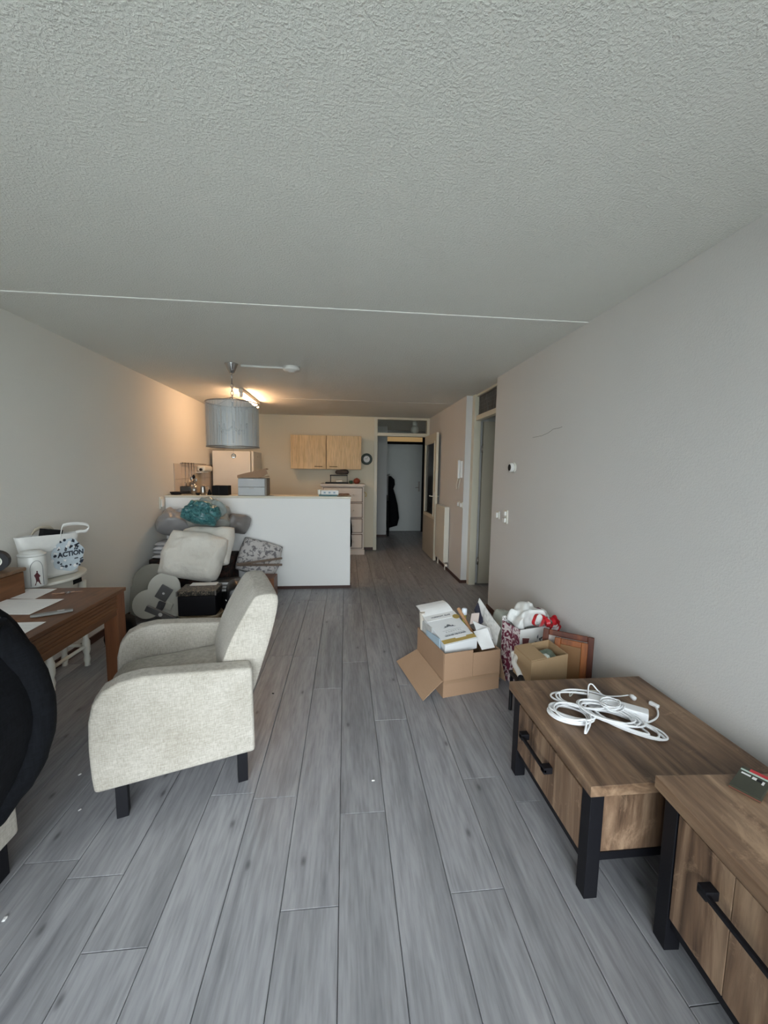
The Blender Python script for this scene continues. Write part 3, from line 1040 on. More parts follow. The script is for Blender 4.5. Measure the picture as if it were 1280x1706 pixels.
# canister
cn = thing('enamel_canister', 'white lidded canister with a small dark red figure on the side table', 'canister', (-1.958, 2.636, RZ))
mk('body', MB().lathe([(.064, 0), (.068, .008), (.068, .19), (.066, .195)], 32), mat('enamel_white', (.66, .67, .65), .3, .02), cn, smooth=True)
mk('lid', MB().lathe([(.071, .195), (.071, .207), (.060, .212), (.053, .218), (.051, .225), (0, .228)], 32), mat('enamel_white', (.66, .67, .65)), cn, smooth=True)


def on_can(pts, r=.0686, a0=-38):
    """flat outline (mm-scale s, z) wrapped on the canister side"""
    return [(r * cos(radians(a0) + s / r), r * sin(radians(a0) + s / r), z) for s, z in pts]


ar = [(-.032, .012)] + [(-.032 + 0, .10)] + [(-.032 * cos(pi * i / 14), .115 + .055 * sin(pi * i / 14)) for i in range(15)] + [(.032, .10), (.032, .012)]
mk('arch_line', MB().tube(on_can(ar), .0012, 5), M_INK, cn)
fig = [(-.004, .095), (.004, .095), (.006, .088), (.014, .076), (.016, .070), (.008, .072), (.009, .050), (.012, .040), (.012, .028), (.018, .018), (.012, .018), (.004, .034), (0, .04), (-.008, .030), (-.016, .016), (-.010, .016), (-.008, .046), (-.010, .062), (-.016, .080), (-.010, .086)]
fg = on_can(fig, .069)
fc = on_can([(0, .058)], .069)[0]
mk('figure_print', MB().add([fc] + fg, [(0, i + 1, (i + 1) % len(fg) + 1) for i in range(len(fg))]), mat('dark_red_print', (.07, .008, .014), .6), cn)
hd = on_can([(.004 * cos(a), .101 + .006 * sin(a)) for a in [2 * pi * i / 10 for i in range(10)]], .069)
mk('figure_print', MB().add(hd, [list(range(10))]), MATS['dark_red_print'], cn)

# shopping bag
bgm = rot(0, 0, 66, (-2.0, 2.868, RZ))
bg = thing('shopping_bag', 'white shopping bag printed ACTION among small icons on the side table', 'bag', (-2.0, 2.868, RZ), radians(66))
M_BAG = mat('white_woven_plastic', (.74, .74, .72), .45, .05, 8, .5, 22)
rings = []
for i in range(13):
    f = i / 12
    z = .008 + f * .285
    hw = .142 + .048 * f ** 1.5
    hd_ = .058 + .012 * sin(f * pi) - .02 * f
    ring = []
    n = 40
    for k in range(n):
        a = 2 * pi * k / n
        c, s = cos(a), sin(a)
        x = hw * math.copysign(abs(c) ** .45, c)
        y = hd_ * math.copysign(abs(s) ** .6, s)
        w = noise.noise(Vector((x * 9, y * 9, z * 12))) * .010
        ring.append((x - .02 * f, y + w, z + .012 * f * (noise.noise(Vector((x * 5, 2, 0)))) - .03 * f * x))
    rings.append(ring)
bb = MB().loft(rings, caps=False)
bb.f.append(list(range(40))[::-1])
mk('body', bb, M_BAG, bg, smooth=True)
FY = -.077
mk('handle', MB().loft([[(p.x - .012 * 0, p.y - .002, p.z - .011), (p.x, p.y - .002, p.z + .011), (p.x, p.y + .002, p.z + .011), (p.x, p.y + .002, p.z - .011)] for p in catmull([(.03, -.045, .27), (.045, -.045, .335), (.07, -.046, .352), (.14, -.05, .352), (.205, -.055, .335), (.215, -.057, .31), (.195, -.05, .29), (.16, -.045, .292), (.135, -.042, .288)], 6)]), M_BAG, bg, smooth=True)
mk('handle', MB().loft([[(p.x, p.y - .002, p.z - .011), (p.x, p.y - .002, p.z + .011), (p.x, p.y + .002, p.z + .011), (p.x, p.y + .002, p.z - .011)] for p in catmull([(-.10, .04, .28), (-.06, .04, .33), (.02, .04, .335), (.06, .04, .28)], 6)]), mat('tan_strap', (.42, .37, .29), .8), bg, smooth=True)
mk('contents', MB().box((-.12, -.02, .20), (.0, .02, .32), rot(0, 12, 0)), M_BLKM, bg)
M_BPR = mat('pale_blue_print', (.52, .60, .66), .7, .1, 40)
M_DPR = mat('dark_navy_print', (.03, .04, .06), .7, .1)
Mb = bgm @ Matrix(((1, 0, 0, .052), (0, 0, -1, FY), (0, 1, 0, .143), (0, 0, 0, 1)))
mk('print_field', MB().prism([(.105 * cos(a) * (1 + .06 * sin(a * 7)), .112 * sin(a) * (1 + .06 * cos(a * 5))) for a in [2 * pi * i / 30 for i in range(30)]], .0006, Mb), M_BPR, bg, world=True)
lettering('ACTION', .046, M_DPR, bg, Mb @ Matrix.Translation((.018, .008, .001)), bold=.0022, sx=.95)
rp = random.Random(11)
for i in range(46):
    a = rp.uniform(0, 2 * pi)
    r0 = .105 * sqrt(rp.uniform(.12, 1))
    px_, py_ = r0 * cos(a), r0 * sin(a) * 1.05
    if abs(py_ - .008) < .026 and px_ > -.07:
        continue
    Mi = Mb @ Matrix.Translation((px_, py_, .0008)) @ Matrix.Rotation(rp.uniform(0, 3), 4, 'Z')
    kind = rp.randrange(3)
    s = rp.uniform(.006, .0115)
    pol = circle(s, 10) if kind == 0 else ([(-s * 1.5, -s * .5), (s * 1.5, -s * .5), (s * 1.5, s * .5), (-s * 1.5, s * .5)] if kind == 1 else [(-s, -s), (s, -s), (s * .3, s), (-s * .3, s)])
    mk('icon_print', MB().prism(pol, .0005, Mi), M_DPR if rp.random() < .75 else M_PAPER, bg, world=True)

# black bag on the floor behind the desk leg
tag(mk('black_bag', MB().pillow(.22, .20, .30, 12, 4, .3, .012, 6, 4, rot(0, 0, 20, (-1.80, 3.26, .15))), M_BLKM, smooth=True), 'small black bag on the floor by the half round table', 'bag')


# ------------------------------------------------------------------ rustic oak tables
def oak_table(label, cat, name, loc, rz, L, D, H, front_planks, handle, drawer_z):
    """local x = depth away from the room, local -y = towards camera; front at x=0"""
    t = thing(name, label, cat, loc, rz)
    mk('top', MB().box((-.02, -L - .025, H - .04), (D + .02, .025, H)), M_OAK, t, bevel=.0025)
    lw = .05
    for x in (0, D - lw):
        for y in (-L, -lw):
            mk('leg', MB().box((x, y, 0), (x + lw, y + lw, H - .04)), M_BLK, t, bevel=.002)
    z0, z1 = drawer_z
    mk('bottom_rail', MB().box((.012, -L + lw, z0 - .036), (.042, -lw, z0 - .002)), M_BLK, t)
    mk('top_rail', MB().box((.012, -L + lw, z1 + .003), (.042, -lw, H - .04)), M_BLK, t)
    for y in (-L, -.035):
        mk('side_panel', MB().box((lw, y + .012, z0 + .03), (D - lw, y + .03, H - .04)), M_OAKZ, t)
        mk('side_rail', MB().box((lw, y + .008, z0), (D - lw, y + .034, z0 + .03)), M_BLK, t)
    mk('back_panel', MB().box((D - .03, -L + lw, z0), (D - .015, -lw, H - .04)), M_OAKZ, t)
    fb = mk('drawer', MB().box((.02, -L + lw + .004, z0), (.34, -lw - .004, z1)), M_BLKM, t)
    for a, b in front_planks:
        mk('front_board', MB().box((.002, -b + .0012, z0 + .002), (.0195, -a - .0012, z1)), M_OAKZ, fb, bevel=.0015)
    if handle:
        a, b, z = handle
        hb = MB().box((-.036, -b, z - .007), (-.024, -a, z + .007))
        for q in (a, b - .03):
            hb.box((-.036, -q - .03, z - .014), (.0015, -q, z + .014))
        mk('handle', hb, M_BLK, fb, bevel=.002)
    return t


L1 = .62
oak_table('square rustic oak coffee table with white cables on top', 'table', 'coffee_table', (.846, 1.79, 0), 0, L1, .66, .455, [(.054, .20), (.20, .385), (.385, .566)], (.14, .375, .29), (.14, .378))
TZ = .455
oak_table('rustic oak TV cabinet with a booklet on top beside the coffee table', 'cabinet', 'tv_cabinet', (1.014, 1.055, 0), radians(-3.6), 1.25, .45, .54, [(.054, .24), (.24, .43), (.43, .62), (.62, .81), (.81, 1.0), (1.0, 1.196)], (.175, .62, .375), (.12, .475))

# ------------------------------------------------------------------ things on the oak tables
ec = thing('cable_tangle', 'tangle of white extension cables with a socket strip on the coffee table', 'cable', (1.07, 1.5, TZ))
rc = random.Random(21)


def coil(cx, cy, rx, ry, turns, ang, start=0., z0=TZ + .005, lift=.004, jit=.012, tail=None, head=None, r=.0042):
    pts = []
    if head:
        pts += [Vector(p) for p in head]
    ca, sa = cos(radians(ang)), sin(radians(ang))
    for t in range(turns):
        jx, jy = rc.uniform(-jit, jit), rc.uniform(-jit, jit)
        kx, ky = rx * rc.uniform(.82, 1.12), ry * rc.uniform(.82, 1.12)
        for k in range(9):
            a = start + 2 * pi * k / 9
            x, y = kx * cos(a), ky * sin(a)
            pts.append(Vector((cx + jx + x * ca - y * sa, cy + jy + x * sa + y * ca, z0 + lift * (t + k / 9) + rc.uniform(0, .006))))
    if tail:
        pts += [Vector(p) for p in tail]
    return MB().tube(catmull(pts, 5), r, 6)


c1 = A(952, 1196, Z=TZ)
mk('cable', coil(c1.x, c1.y, .085, .062, 7, -35, tail=[A(975, 1222, Z=TZ + .012), A(983, 1208, Z=TZ + .02), A(985, 1190, Z=TZ + .03)]), M_CABLE, ec, smooth=True, world=True)
c2 = A(1010, 1195, Z=TZ)
mk('cable', coil(c2.x, c2.y, .115, .065, 6, -42, z0=TZ + .012, jit=.02), M_CABLE, ec, smooth=True, world=True)
c3 = A(1040, 1208, Z=TZ)
mk('cable', coil(c3.x, c3.y, .125, .055, 4, -50, jit=.02, tail=[A(1062, 1206, Z=TZ + .01), A(1082, 1203, Z=TZ + .006), A(1095, 1195, Z=TZ + .006), A(1096, 1184, Z=TZ + .01), A(1091, 1176, Z=TZ + .012)]), M_CABLE, ec, smooth=True, world=True)
c4 = A(978, 1178, Z=TZ)
mk('cable', coil(c4.x, c4.y, .135, .07, 3, -20, z0=TZ + .02, jit=.025), M_CABLE, ec, smooth=True, world=True)
c5 = A(1020, 1190, Z=TZ)
mk('thin_cable', coil(c5.x, c5.y, .05, .035, 5, 30, z0=TZ + .035, r=.0022), M_CABLE, ec, smooth=True, world=True)
mk('thin_cable', MB().tube(catmull([A(980, 1165, Z=TZ + .03), A(981, 1143, Z=TZ + .06), A(987, 1140, Z=TZ + .07), A(996, 1150, Z=TZ + .05), A(1008, 1159, Z=TZ + .012), A(1030, 1160, Z=TZ + .006), A(1048, 1158, Z=TZ + .006)], 6), .003, 6), M_CABLE, ec, smooth=True, world=True)
mk('thin_cable', MB().tube(catmull([A(1000, 1152, Z=TZ + .02), A(975, 1150, Z=TZ + .004), A(953, 1152, Z=TZ + .004), A(950, 1160, Z=TZ + .004), A(963, 1150, Z=TZ + .004), A(985, 1160, Z=TZ + .01)], 6), .003, 6), M_OFFW, ec, smooth=True, world=True)
s0, s1 = A(1003, 1180, Z=TZ), A(1054, 1182, Z=TZ)
Ms = rot(0, 0, -38, A(1028, 1186, Z=TZ))
mk('socket_strip', MB().box((-.115, -.026, .002), (.115, .026, .042), Ms), M_CABLE, ec, world=True, bevel=.005)
mk('plug', MB().lathe([(.006, 0), (.011, .012), (.011, .03), (.004, .034)], 10, axes(A(1050, 1158, Z=TZ + .011), (0, 0, 1), (0, 1, 0)) @ Matrix.Rotation(pi / 2, 4, 'X')), M_CABLE, ec, smooth=True, world=True)
pg = A(1090, 1174, Z=TZ + .012)
mk('plug', MB().box((-.009, -.02, -.008), (.009, .02, .008), rot(0, 0, 20, pg)), M_CABLE, ec, world=True, bevel=.004)

CZ2 = .54
bk = thing('booklet', 'dark green wallet booklet with white and red print on the TV cabinet', 'booklet', A(1262, 1312, Z=CZ2))
q = [A(*p, Z=CZ2 + .0005) for p in ((1214, 1311), (1250, 1287), (1318, 1318), (1268, 1339))]
ex, ey = (q[3] - q[0]), (q[1] - q[0])
Mq = axes(q[0], ex, ey)
bw, bh = ex.length, ey.length
mk('cover', MB().box((0, 0, 0), (bw, bh, .012), Mq), mat('dark_green_cover', (.045, .047, .030), .5, .25, 20), bk, world=True, bevel=.002)
zt = .0123
for nm, a, b, m in (('red_band', (.28 * bw, .86 * bh), (bw, .99 * bh), M_RED), ('mint_band', (.02 * bw, .80 * bh), (bw, .86 * bh), mat('mint_print', (.50, .62, .56), .6)), ('white_mark', (.1 * bw, .66 * bh), (.40 * bw, .72 * bh), M_PAPER), ('white_mark', (.46 * bw, .62 * bh), (.60 * bw, .72 * bh), M_PAPER), ('white_mark', (.78 * bw, .56 * bh), (.85 * bw, .70 * bh), M_PAPER), ('black_mark', (.60 * bw, .62 * bh), (.77 * bw, .70 * bh), M_BLK)):
    mk(nm, MB().box((*a, zt - .001), (*b, zt + .0006), Mq), m, bk, world=True)
mk('piping', MB().box((0, -.001, .003), (bw, .001, .006), Mq), mat('red_brown_piping', (.20, .06, .04), .6), bk, world=True)

# ------------------------------------------------------------------ open carton with wine box and papers
FL = Vector((.652, 2.431, 0))
ex = Vector((.977, .213, 0))
ey = Vector((-.213, .977, 0))
CA = atan2(ex.y, ex.x)
ct = thing('cardboard_carton', 'big open cardboard carton full of papers on the floor', 'carton', FL + ex * .215 + ey * .23, CA)
MC = Matrix.Translation(FL) @ Matrix.Rotation(CA, 4, 'Z')
CW, CD, CT = .43, .45, .005


def cpanel(name, a, b, m=M_CARD):
    return mk(name, MB().box(a, b, MC), m, ct, world=True)


cpanel('bottom', (0, 0, 0), (CW, CD, CT))
cpanel('lower_front', (0, 0, CT), (CW, CT, .112))
cpanel('front_panel', (.002, -.004, .105), (CW * .50, .001, .308))
cpanel('front_panel', (CW * .505, -.003, .105), (CW, .002, .285))
cpanel('tape_strip', (.004, -.0055, .095), (CW - .004, -.004, .12), mat('brown_tape', (.33, .21, .13), .35))
cpanel('left_panel', (0, CT, CT), (CT, CD, .31))
cpanel('right_panel', (CW - CT, CT, CT), (CW, CD, .285))
cpanel('back_panel', (CT, CD - CT, CT), (CW - CT, CD, .31))
f0, f1 = MC @ Vector((-.001, .005, .115)), MC @ Vector((-.001, CD, .135))
f2, f3 = A(661, 1102, Z=.02), A(705, 1168, Z=.003)
fm = (f0 + f3) / 2
nn = (f1 - f0).cross(f3 - f0).normalized() * .004
mk('side_flap', MB().add([f0, f1, f2, f3, f0 + nn, f1 + nn, f2 + nn, f3 + nn], [(0, 1, 2, 3), (7, 6, 5, 4), (0, 4, 5, 1), (1, 5, 6, 2), (2, 6, 7, 3), (3, 7, 4, 0)]), mat('cardboard_flap', (.40, .26, .165), .85, .06, 5, .15, 80), ct, world=True)
g0, g1 = MC @ Vector((CW + .001, .02, .28)), MC @ Vector((CW + .001, CD, .28))
g2, g3 = g1 + ex * .05 + Vector((0, 0, -.26)), g0 + ex * .07 + Vector((0, 0, -.25))
nn = (g1 - g0).cross(g3 - g0).normalized() * .004
mk('side_flap', MB().add([g0, g1, g2, g3, g0 + nn, g1 + nn, g2 + nn, g3 + nn], [(0, 1, 2, 3), (7, 6, 5, 4), (0, 4, 5, 1), (1, 5, 6, 2), (2, 6, 7, 3), (3, 7, 4, 0)]), M_CARD, ct, world=True)

# white wine box leaning in the carton
BL, BR = A(742, 1076, Y=2.475), A(796, 1063, Y=2.53)
TL = A(708, 1029, Y=2.80)
exw = (BR - BL)
Mw = axes(BL, exw, TL - BL)
ww, wh = exw.length, (TL - BL).length
wn = thing('wine_box', 'white wine box printed VORSICHT GLAS leaning in the carton', 'box', MC @ Vector((.13, .18, CT)))
M_WB = mat('white_print_card', (.78, .80, .82), .5, .02)
mk('body', MB().box((0, 0, -.085), (ww, wh, 0), Mw), M_WB, wn, world=True, bevel=.002)
mk('lid_fold', MB().box((-.004, wh * .82, .0005), (ww + .004, wh * 1.02, .003), Mw), M_PAPER, wn, world=True)
lt = Mw @ Matrix.Translation((0, wh * 1.01, 0)) @ Matrix.Rotation(radians(12), 4, 'X')
arcs = [[(0, 0, 0), (ww, 0, 0)]]
lid = MB()
nseg = 6
vs = []
for i in range(nseg + 1):
    f = i / nseg
    vs += [lt @ Vector((0, f * .15, .006 * sin(f * pi) - .02 * f * f)), lt @ Vector((ww * (1 - .06 * f), f * .15, .012 * sin(f * pi) - .02 * f * f))]
lid.add(vs + [v + Vector((0, 0, -.003)) for v in vs], [(2 * i, 2 * i + 1, 2 * i + 3, 2 * i + 2) for i in range(nseg)] + [(2 * i + 2 + 2 * nseg + 2, 2 * i + 3 + 2 * nseg + 2, 2 * i + 1 + 2 * nseg + 2, 2 * i + 2 * nseg + 2) for i in range(nseg)])
mk('lid_flap', lid, M_PAPER, wn, world=True)
Tm = lambda u, v: Mw @ Matrix.Translation((u * ww, v * wh, .004))
lettering('VORSICHT GLAS', .021, M_INK, wn, Tm(.5, .92), bold=.0004, sx=1.0)
lettering('K A M P T A L', .020, mat('pale_grey_ink', (.36, .37, .38), .7), wn, Tm(.52, .36))
lettering('GRÜNER VELTLINER', .018, M_INK, wn, Tm(.5, .25), bold=.0004, sx=1.0)
for v in (.42, .305):
    mk('rule_line', MB().box((.22 * ww, v * wh, .001), (.82 * ww, v * wh + .0014, .002), Mw), MATS['pale_grey_ink'], wn, world=True)
cr_ = [(-.05, 0), (-.038, .006), (-.03, .02), (-.02, .012), (-.012, .026), (0, .034), (.012, .026), (.02, .012), (.03, .02), (.038, .006), (.05, 0), (.02, .004), (0, .01), (-.02, .004)]
mk('crest_print', MB().prism(cr_, .0006, Tm(.5, .50)), M_INK, wn, world=True)
mk('gold_band', MB().box((-.001, .015, .0003), (ww + .001, .055, .0015), Mw), M_GOLD, wn, world=True)
mk('gold_seal', MB().prism(circle(.027, 20), .0012, Tm(.93, .80)), M_GOLD, wn, world=True)
mk('white_sticker', MB().box((.42 * ww, .045, .0016), (.75 * ww, .085, .0024), Mw), M_PAPER, wn, world=True)

# other things in the carton
def leaning(name, label, cat, p0, p1, w, th, m, side=(0.9, .25, 0), group=None, bevel=0.):
    """flat thing standing in the carton: p0 bottom, p1 top, w wide"""
    M = axes(p0, Vector(p1) - Vector(p0), Vector(side))
    l = (Vector(p1) - Vector(p0)).length
    o = mk(name, MB().box((0, -w / 2, -th / 2), (l, w / 2, th / 2), M), m, bevel=bevel)
    return tag(o, label, cat, group)


CP = lambda x, y, z: MC @ Vector((x, y, z))
leaning('magazine', 'pale blue magazine along the left side of the carton', 'magazine', CP(.010, .16, .02), CP(.010, .20, .36), .22, .005, mat('pale_blue_cover', (.42, .55, .66), .4, .15, 12), side=ey)
leaning('magazine', 'grey striped magazine behind the blue one in the carton', 'magazine', CP(.017, .30, .02), CP(.017, .33, .385), .20, .005, mat('grey_magazine', (.55, .56, .56), .5, .25, 30), side=ey)
tag(mk('paper_roll', MB().tube([CP(.045, .41, .10), CP(.020, .42, .44)], .022, 14), mat('cream_roll', (.72, .66, .58), .7), smooth=True), 'cream paper roll sticking up at the back of the carton', 'paper roll')
tag(mk('wooden_stick', MB().tube([A(787, 1053, Y=2.60), A(764, 1014, Y=2.78)], .012, 8, rs=[.008, .014]), mat('stick_wood', (.36, .19, .09), .6, .1, 20, stretch=(1, 1, .1)), smooth=True), 'brown wooden stick beside the wine box', 'stick')
bt = thing('bottle', 'yellow green bottle with white cap in the carton', 'bottle', CP(.30, .33, CT))
bp0 = A(774, 1018, Y=2.745)
mk('body', MB().lathe([(.028, 0), (.028, .30), (.016, .335), (.014, bp0.z - .03)], 16, Matrix.Translation((bp0.x, bp0.y, CT))), mat('yellow_green_glass', (.34, .30, .05), .2, .1), bt, smooth=True, world=True)
mk('cap', MB().lathe([(.019, bp0.z - .03), (.019, bp0.z + .012), (.012, bp0.z + .018), (0, bp0.z + .018)], 16, Matrix.Translation((bp0.x, bp0.y, CT))), mat('pale_blue_cap', (.68, .74, .82), .4), bt, smooth=True, world=True)


def crumpled(name, label, cat, corners, m, th=.003, seed=1, amp=.012, group=None):
    """crumpled sheet spanning four world corners"""
    a, b, c, d = [Vector(p) for p in corners]
    n = 8
    nrm = (b - a).cross(d - a).normalized()
    vs = []
    for i in range(n + 1):
        for j in range(n + 1):
            p = a.lerp(b, i / n).lerp(d.lerp(c, i / n), j / n)
            vs.append(p + nrm * amp * noise.noise(p * 14 + Vector((seed * 5., 0, 0))))
    k = (n + 1) ** 2
    vs2 = [v - nrm * th for v in vs]
    fs = []
    for i in range(n):
        for j in range(n):
            q = i * (n + 1) + j
            fs.append((q, q + n + 1, q + n + 2, q + 1))
            fs.append((k + q + 1, k + q + n + 2, k + q + n + 1, k + q))
    o = mk(name, MB().add(vs + vs2, fs), m)
    return tag(o, label, cat, group)


crumpled('envelope', 'white envelope curling over the front edge of the carton', 'envelope', [A(803, 1083, Y=2.545), A(825, 1078, Y=2.555), A(812, 1046, Y=2.66), A(789, 1052, Y=2.64)], M_PAPER, seed=2, amp=.01)
crumpled('paper_sheet', 'crumpled white letter behind the envelope in the carton', 'paper', [A(800, 1066, Y=2.62), A(822, 1064, Y=2.64), A(816, 1046, Y=2.72), A(788, 1034, Y=2.70)], M_PAPER, seed=3, amp=.01)
crumpled('folded_newspaper', 'grey folded newspaper standing at the right side of the carton', 'newspaper', [A(825, 1082, Y=2.62), A(834, 1046, Y=2.70), A(808, 1012, Y=2.85), A(803, 1050, Y=2.80)], mat('newsprint', (.56, .55, .53), .9, .2, 40), seed=4, amp=.012)
crumpled('photo_print', 'dark photo print among the papers in the carton', 'photo', [A(800, 1040, Y=2.75), A(806, 1036, Y=2.77), A(797, 1003, Y=2.88), A(790, 1016, Y=2.86)], mat('dark_photo', (.03, .03, .05), .3, .3, 20), seed=5, amp=.006)
crumpled('paper_sheet', 'tall pale paper standing behind the dark photo in the carton', 'paper', [A(812, 1042, Y=2.83), A(822, 1030, Y=2.83), A(799, 996, Y=2.90), A(794, 1010, Y=2.90)], mat('grey_paper', (.58, .57, .55), .8, .1), seed=6, amp=.012)
crumpled('paper_sheet', 'pinkish card between the bottle and the photo in the carton', 'card', [A(783, 1040, Y=2.72), A(797, 1037, Y=2.73), A(799, 1021, Y=2.78), A(786, 1022, Y=2.78)], mat('pink_card', (.60, .50, .46), .8), seed=7, amp=.006)

# ------------------------------------------------------------------ heap beside the right wall
sc_ = thing('small_carton', 'small open cardboard box with green things between coffee table and frames', 'carton', (1.19, 2.19, .262))
SB, TH = .262, .425
b0 = Vector((1.062, 2.055, 0))
ex_, ey_ = Vector((.27, .085, 0)), Vector((-.012, .205, 0))
Mx = Matrix(((ex_.normalized().x, ey_.normalized().x, 0, b0.x), (ex_.normalized().y, ey_.normalized().y, 0, b0.y), (0, 0, 1, 0), (0, 0, 0, 1)))
sw, sd = ex_.length, ey_.length
for nm, a, b in (('front_panel', (0, 0, SB), (sw, .005, TH)), ('back_panel', (0, sd - .005, SB), (sw, sd, TH)), ('left_panel', (0, .005, SB), (.005, sd - .005, TH)), ('right_panel', (sw - .005, .005, SB), (sw, sd - .005, TH)), ('bottom', (.005, .005, SB), (sw - .005, sd - .005, SB + .006)), ('top_flap', (.002, .004, TH + .001), (sw * .42, sd - .004, TH + .006))):
    mk(nm, MB().box(a, b, Mx), M_CARDL, sc_, world=True)
st = thing('tubular_stool', 'low black tubular stool with white curved arm under the small cardboard box', 'stool', (1.19, 2.19, 0))
mk('seat', MB().box((1.035, 2.05, .235), (1.30, 2.29, .26)), M_BLK, st, world=True, bevel=.006)
for x in (1.05, 1.285):
    for y in (2.065, 2.275):
        mk('leg', MB().tube([(x, y, 0), (x, y, .236)], .011, 10), M_BLK, st, smooth=True, world=True)
tpts = catmull([(1.085, 2.285, .25), (1.06, 2.29, .36), A(860, 1092, Y=2.25), A(857, 1104, Y=2.16), A(863, 1117, Y=2.07), A(868, 1129, Y=2.0)], 7)
mk('arm_tube', MB().tube(tpts, .015, 12), M_WHITE, st, smooth=True, world=True)
dv = (tpts[-1] - tpts[-3]).normalized()
mk('end_cap', MB().tube([tpts[-1] - dv * .004, tpts[-1] + dv * .06], .016, 12), M_BLK, st, smooth=True, world=True)
gb = Mx @ Matrix.Translation((sw * .68, sd * .42, TH - .055))
crate = thing('green_plastic_pack', 'green plastic packaging inside the small cardboard box', 'packaging', Mx @ Vector((sw * .68, sd * .42, SB + .01)))
mk('body', MB().pillow(.11, .14, .07, 12, 4, .4, .012, 16, 6, gb), mat('dull_green_plastic', (.12, .17, .13), .35, .3, 25), crate, smooth=True, world=True)
mk('foil', MB().pillow(.07, .07, .04, 10, 3, .5, .012, 30, 9, gb @ Matrix.Translation((-.06, -.03, .03))), mat('clear_foil', (.55, .60, .55), .25, .3, 40), crate, smooth=True, world=True)


def picture_frame(label, TR, w, H, m, panel, lean=.10):
    """frame leaning back; TR = its upper right corner, top edge running back to the left"""
    e = Vector((-.806, .591, 0))
    up = Vector((.59 * lean, .81 * lean, H))
    BR_ = Vector(TR) - up
    BR_.z = 0
    t = thing('picture_frame', label, 'picture frame', BR_ + e * w / 2, 0, 'wooden frames leaning behind the coffee table')
    Mf = axes(BR_, e, up)
    l = up.length
    b = .036
    for a, c in (((0, 0, 0), (b, l, .02)), ((w - b, 0, 0), (w, l, .02)), ((b, 0, 0), (w - b, b, .02)), ((b, l - b, 0), (w - b, l, .02))):
        mk('frame_bar', MB().box(a, c, Mf), m, t, world=True, bevel=.004)
    mk('backing_board', MB().box((b, b, .006), (w - b, l - b, .012), Mf), panel, t, world=True)
    return t


picture_frame('smaller orange brown picture frame in front of the bigger one', (1.495, 2.20, .455), .19, .455, M_FRAMEW, mat('brown_board', (.22, .105, .034), .6, .12, 8))
picture_frame('bigger red brown picture frame leaning by the right wall', (1.558, 2.235, .475), .30, .475, wood('red_frame_wood', (.05, .010, .003), (.11, .022, .006), (.26, .065, .015), 'z', 6, .6), mat('pale_board', (.42, .36, .33), .7))

gf = thing('gift_bag', 'white gift bag with leaf print full of tissue paper and red ribbon', 'bag', (1.345, 2.655, 0), radians(15))
gw, gd, gh = .34, .20, .42
GP = spotted('leaf_print_paper', (.80, .79, .77), (.10, .05, .06), 26, .62, .03, .6, 1.5)
GS = spotted('dark_leaf_side', (.70, .62, .62), (.16, .02, .05), 24, .47, .05, .6, 1.5)
for nm, a, b, m in (('front_panel', (-gw / 2, -gd / 2, 0), (gw / 2, -gd / 2 + .003, gh), mat('gift_white', (.80, .80, .79), .5, .03)), ('back_panel', (-gw / 2, gd / 2 - .003, 0), (gw / 2, gd / 2, gh + .03), GP), ('side_panel', (-gw / 2, -gd / 2 + .003, 0), (-gw / 2 + .003, gd / 2 - .003, gh), GS), ('side_panel', (gw / 2 - .003, -gd / 2 + .003, 0), (gw / 2, gd / 2 - .003, gh), GP), ('bottom', (-gw / 2, -gd / 2, 0), (gw / 2, gd / 2, .003), GP)):
    mk(nm, MB().box(a, b), m, gf)
lv = MB()
for i, (lx, lz, la) in enumerate(((.0, .33, 30), (.018, .345, -20), (-.02, .335, 80), (.012, .315, 120), (-.012, .308, 160))):
    lv = MB().prism([(0, 0), (.015, .007), (.034, 0), (.015, -.007)], .001, Matrix(((1, 0, 0, lx), (0, 0, -1, -gd / 2), (0, 1, 0, lz), (0, 0, 0, 1))) @ Matrix.Rotation(radians(la), 4, 'Z'))
    mk('leaf_print', lv, M_INK, gf)
mk('flower_print', MB().prism(circle(.035, 14), .001, Matrix(((1, 0, 0, .105), (0, 0, -1, -gd / 2), (0, 1, 0, .33), (0, 0, 0, 1)))), M_RED, gf)
mk('pot_print', MB().prism([(-.025, -.03), (.02, -.03), (.03, .02), (-.03, .03)], .001, Matrix(((1, 0, 0, -.12), (0, 0, -1, -gd / 2), (0, 1, 0, .33), (0, 0, 0, 1)))), mat('pot_brown', (.16, .05, .05), .6), gf)
mk('tissue_paper', MB().pillow(.25, .18, .16, 18, 3, .4, .05, 11, 3, rot(18, -14, 10, (-.03, .02, gh + .03))), mat('tissue_white', (.74, .75, .74), .8, .04), gf, smooth=True)
mk('tissue_paper', MB().pillow(.16, .17, .09, 14, 3, .4, .035, 14, 8, rot(10, 12, 0, (.09, .02, gh + .01))), mat('tissue_grey', (.62, .62, .60), .8, .08), gf, smooth=True)
for i, (cx, cy, cz, r0, ang, tl) in enumerate(((-.02, -.105, .475, .052, 10, 80), (.05, -.11, .455, .042, 60, 70), (.10, -.105, .44, .046, -20, 60), (.15, -.08, .445, .04, 40, 40), (.13, -.105, .40, .04, 0, 85))):
    pts = [(r0 * cos(a) * 1.1, r0 * sin(a) * .8, .006 * sin(3 * a)) for a in [2 * pi * k / 18 for k in range(18)]]
    Mr = rot(tl, 0, ang, (cx, cy, cz))
    rb = MB()
    vs = [Mr @ Vector((p[0], p[1], p[2] + s)) for p in pts for s in (-.013, .013)]
    rb.add(vs, [(2 * k, (2 * k + 2) % 36, (2 * k + 3) % 36, 2 * k + 1) for k in range(18)])
    mk('red_ribbon', rb, M_RED, gf, smooth=True)
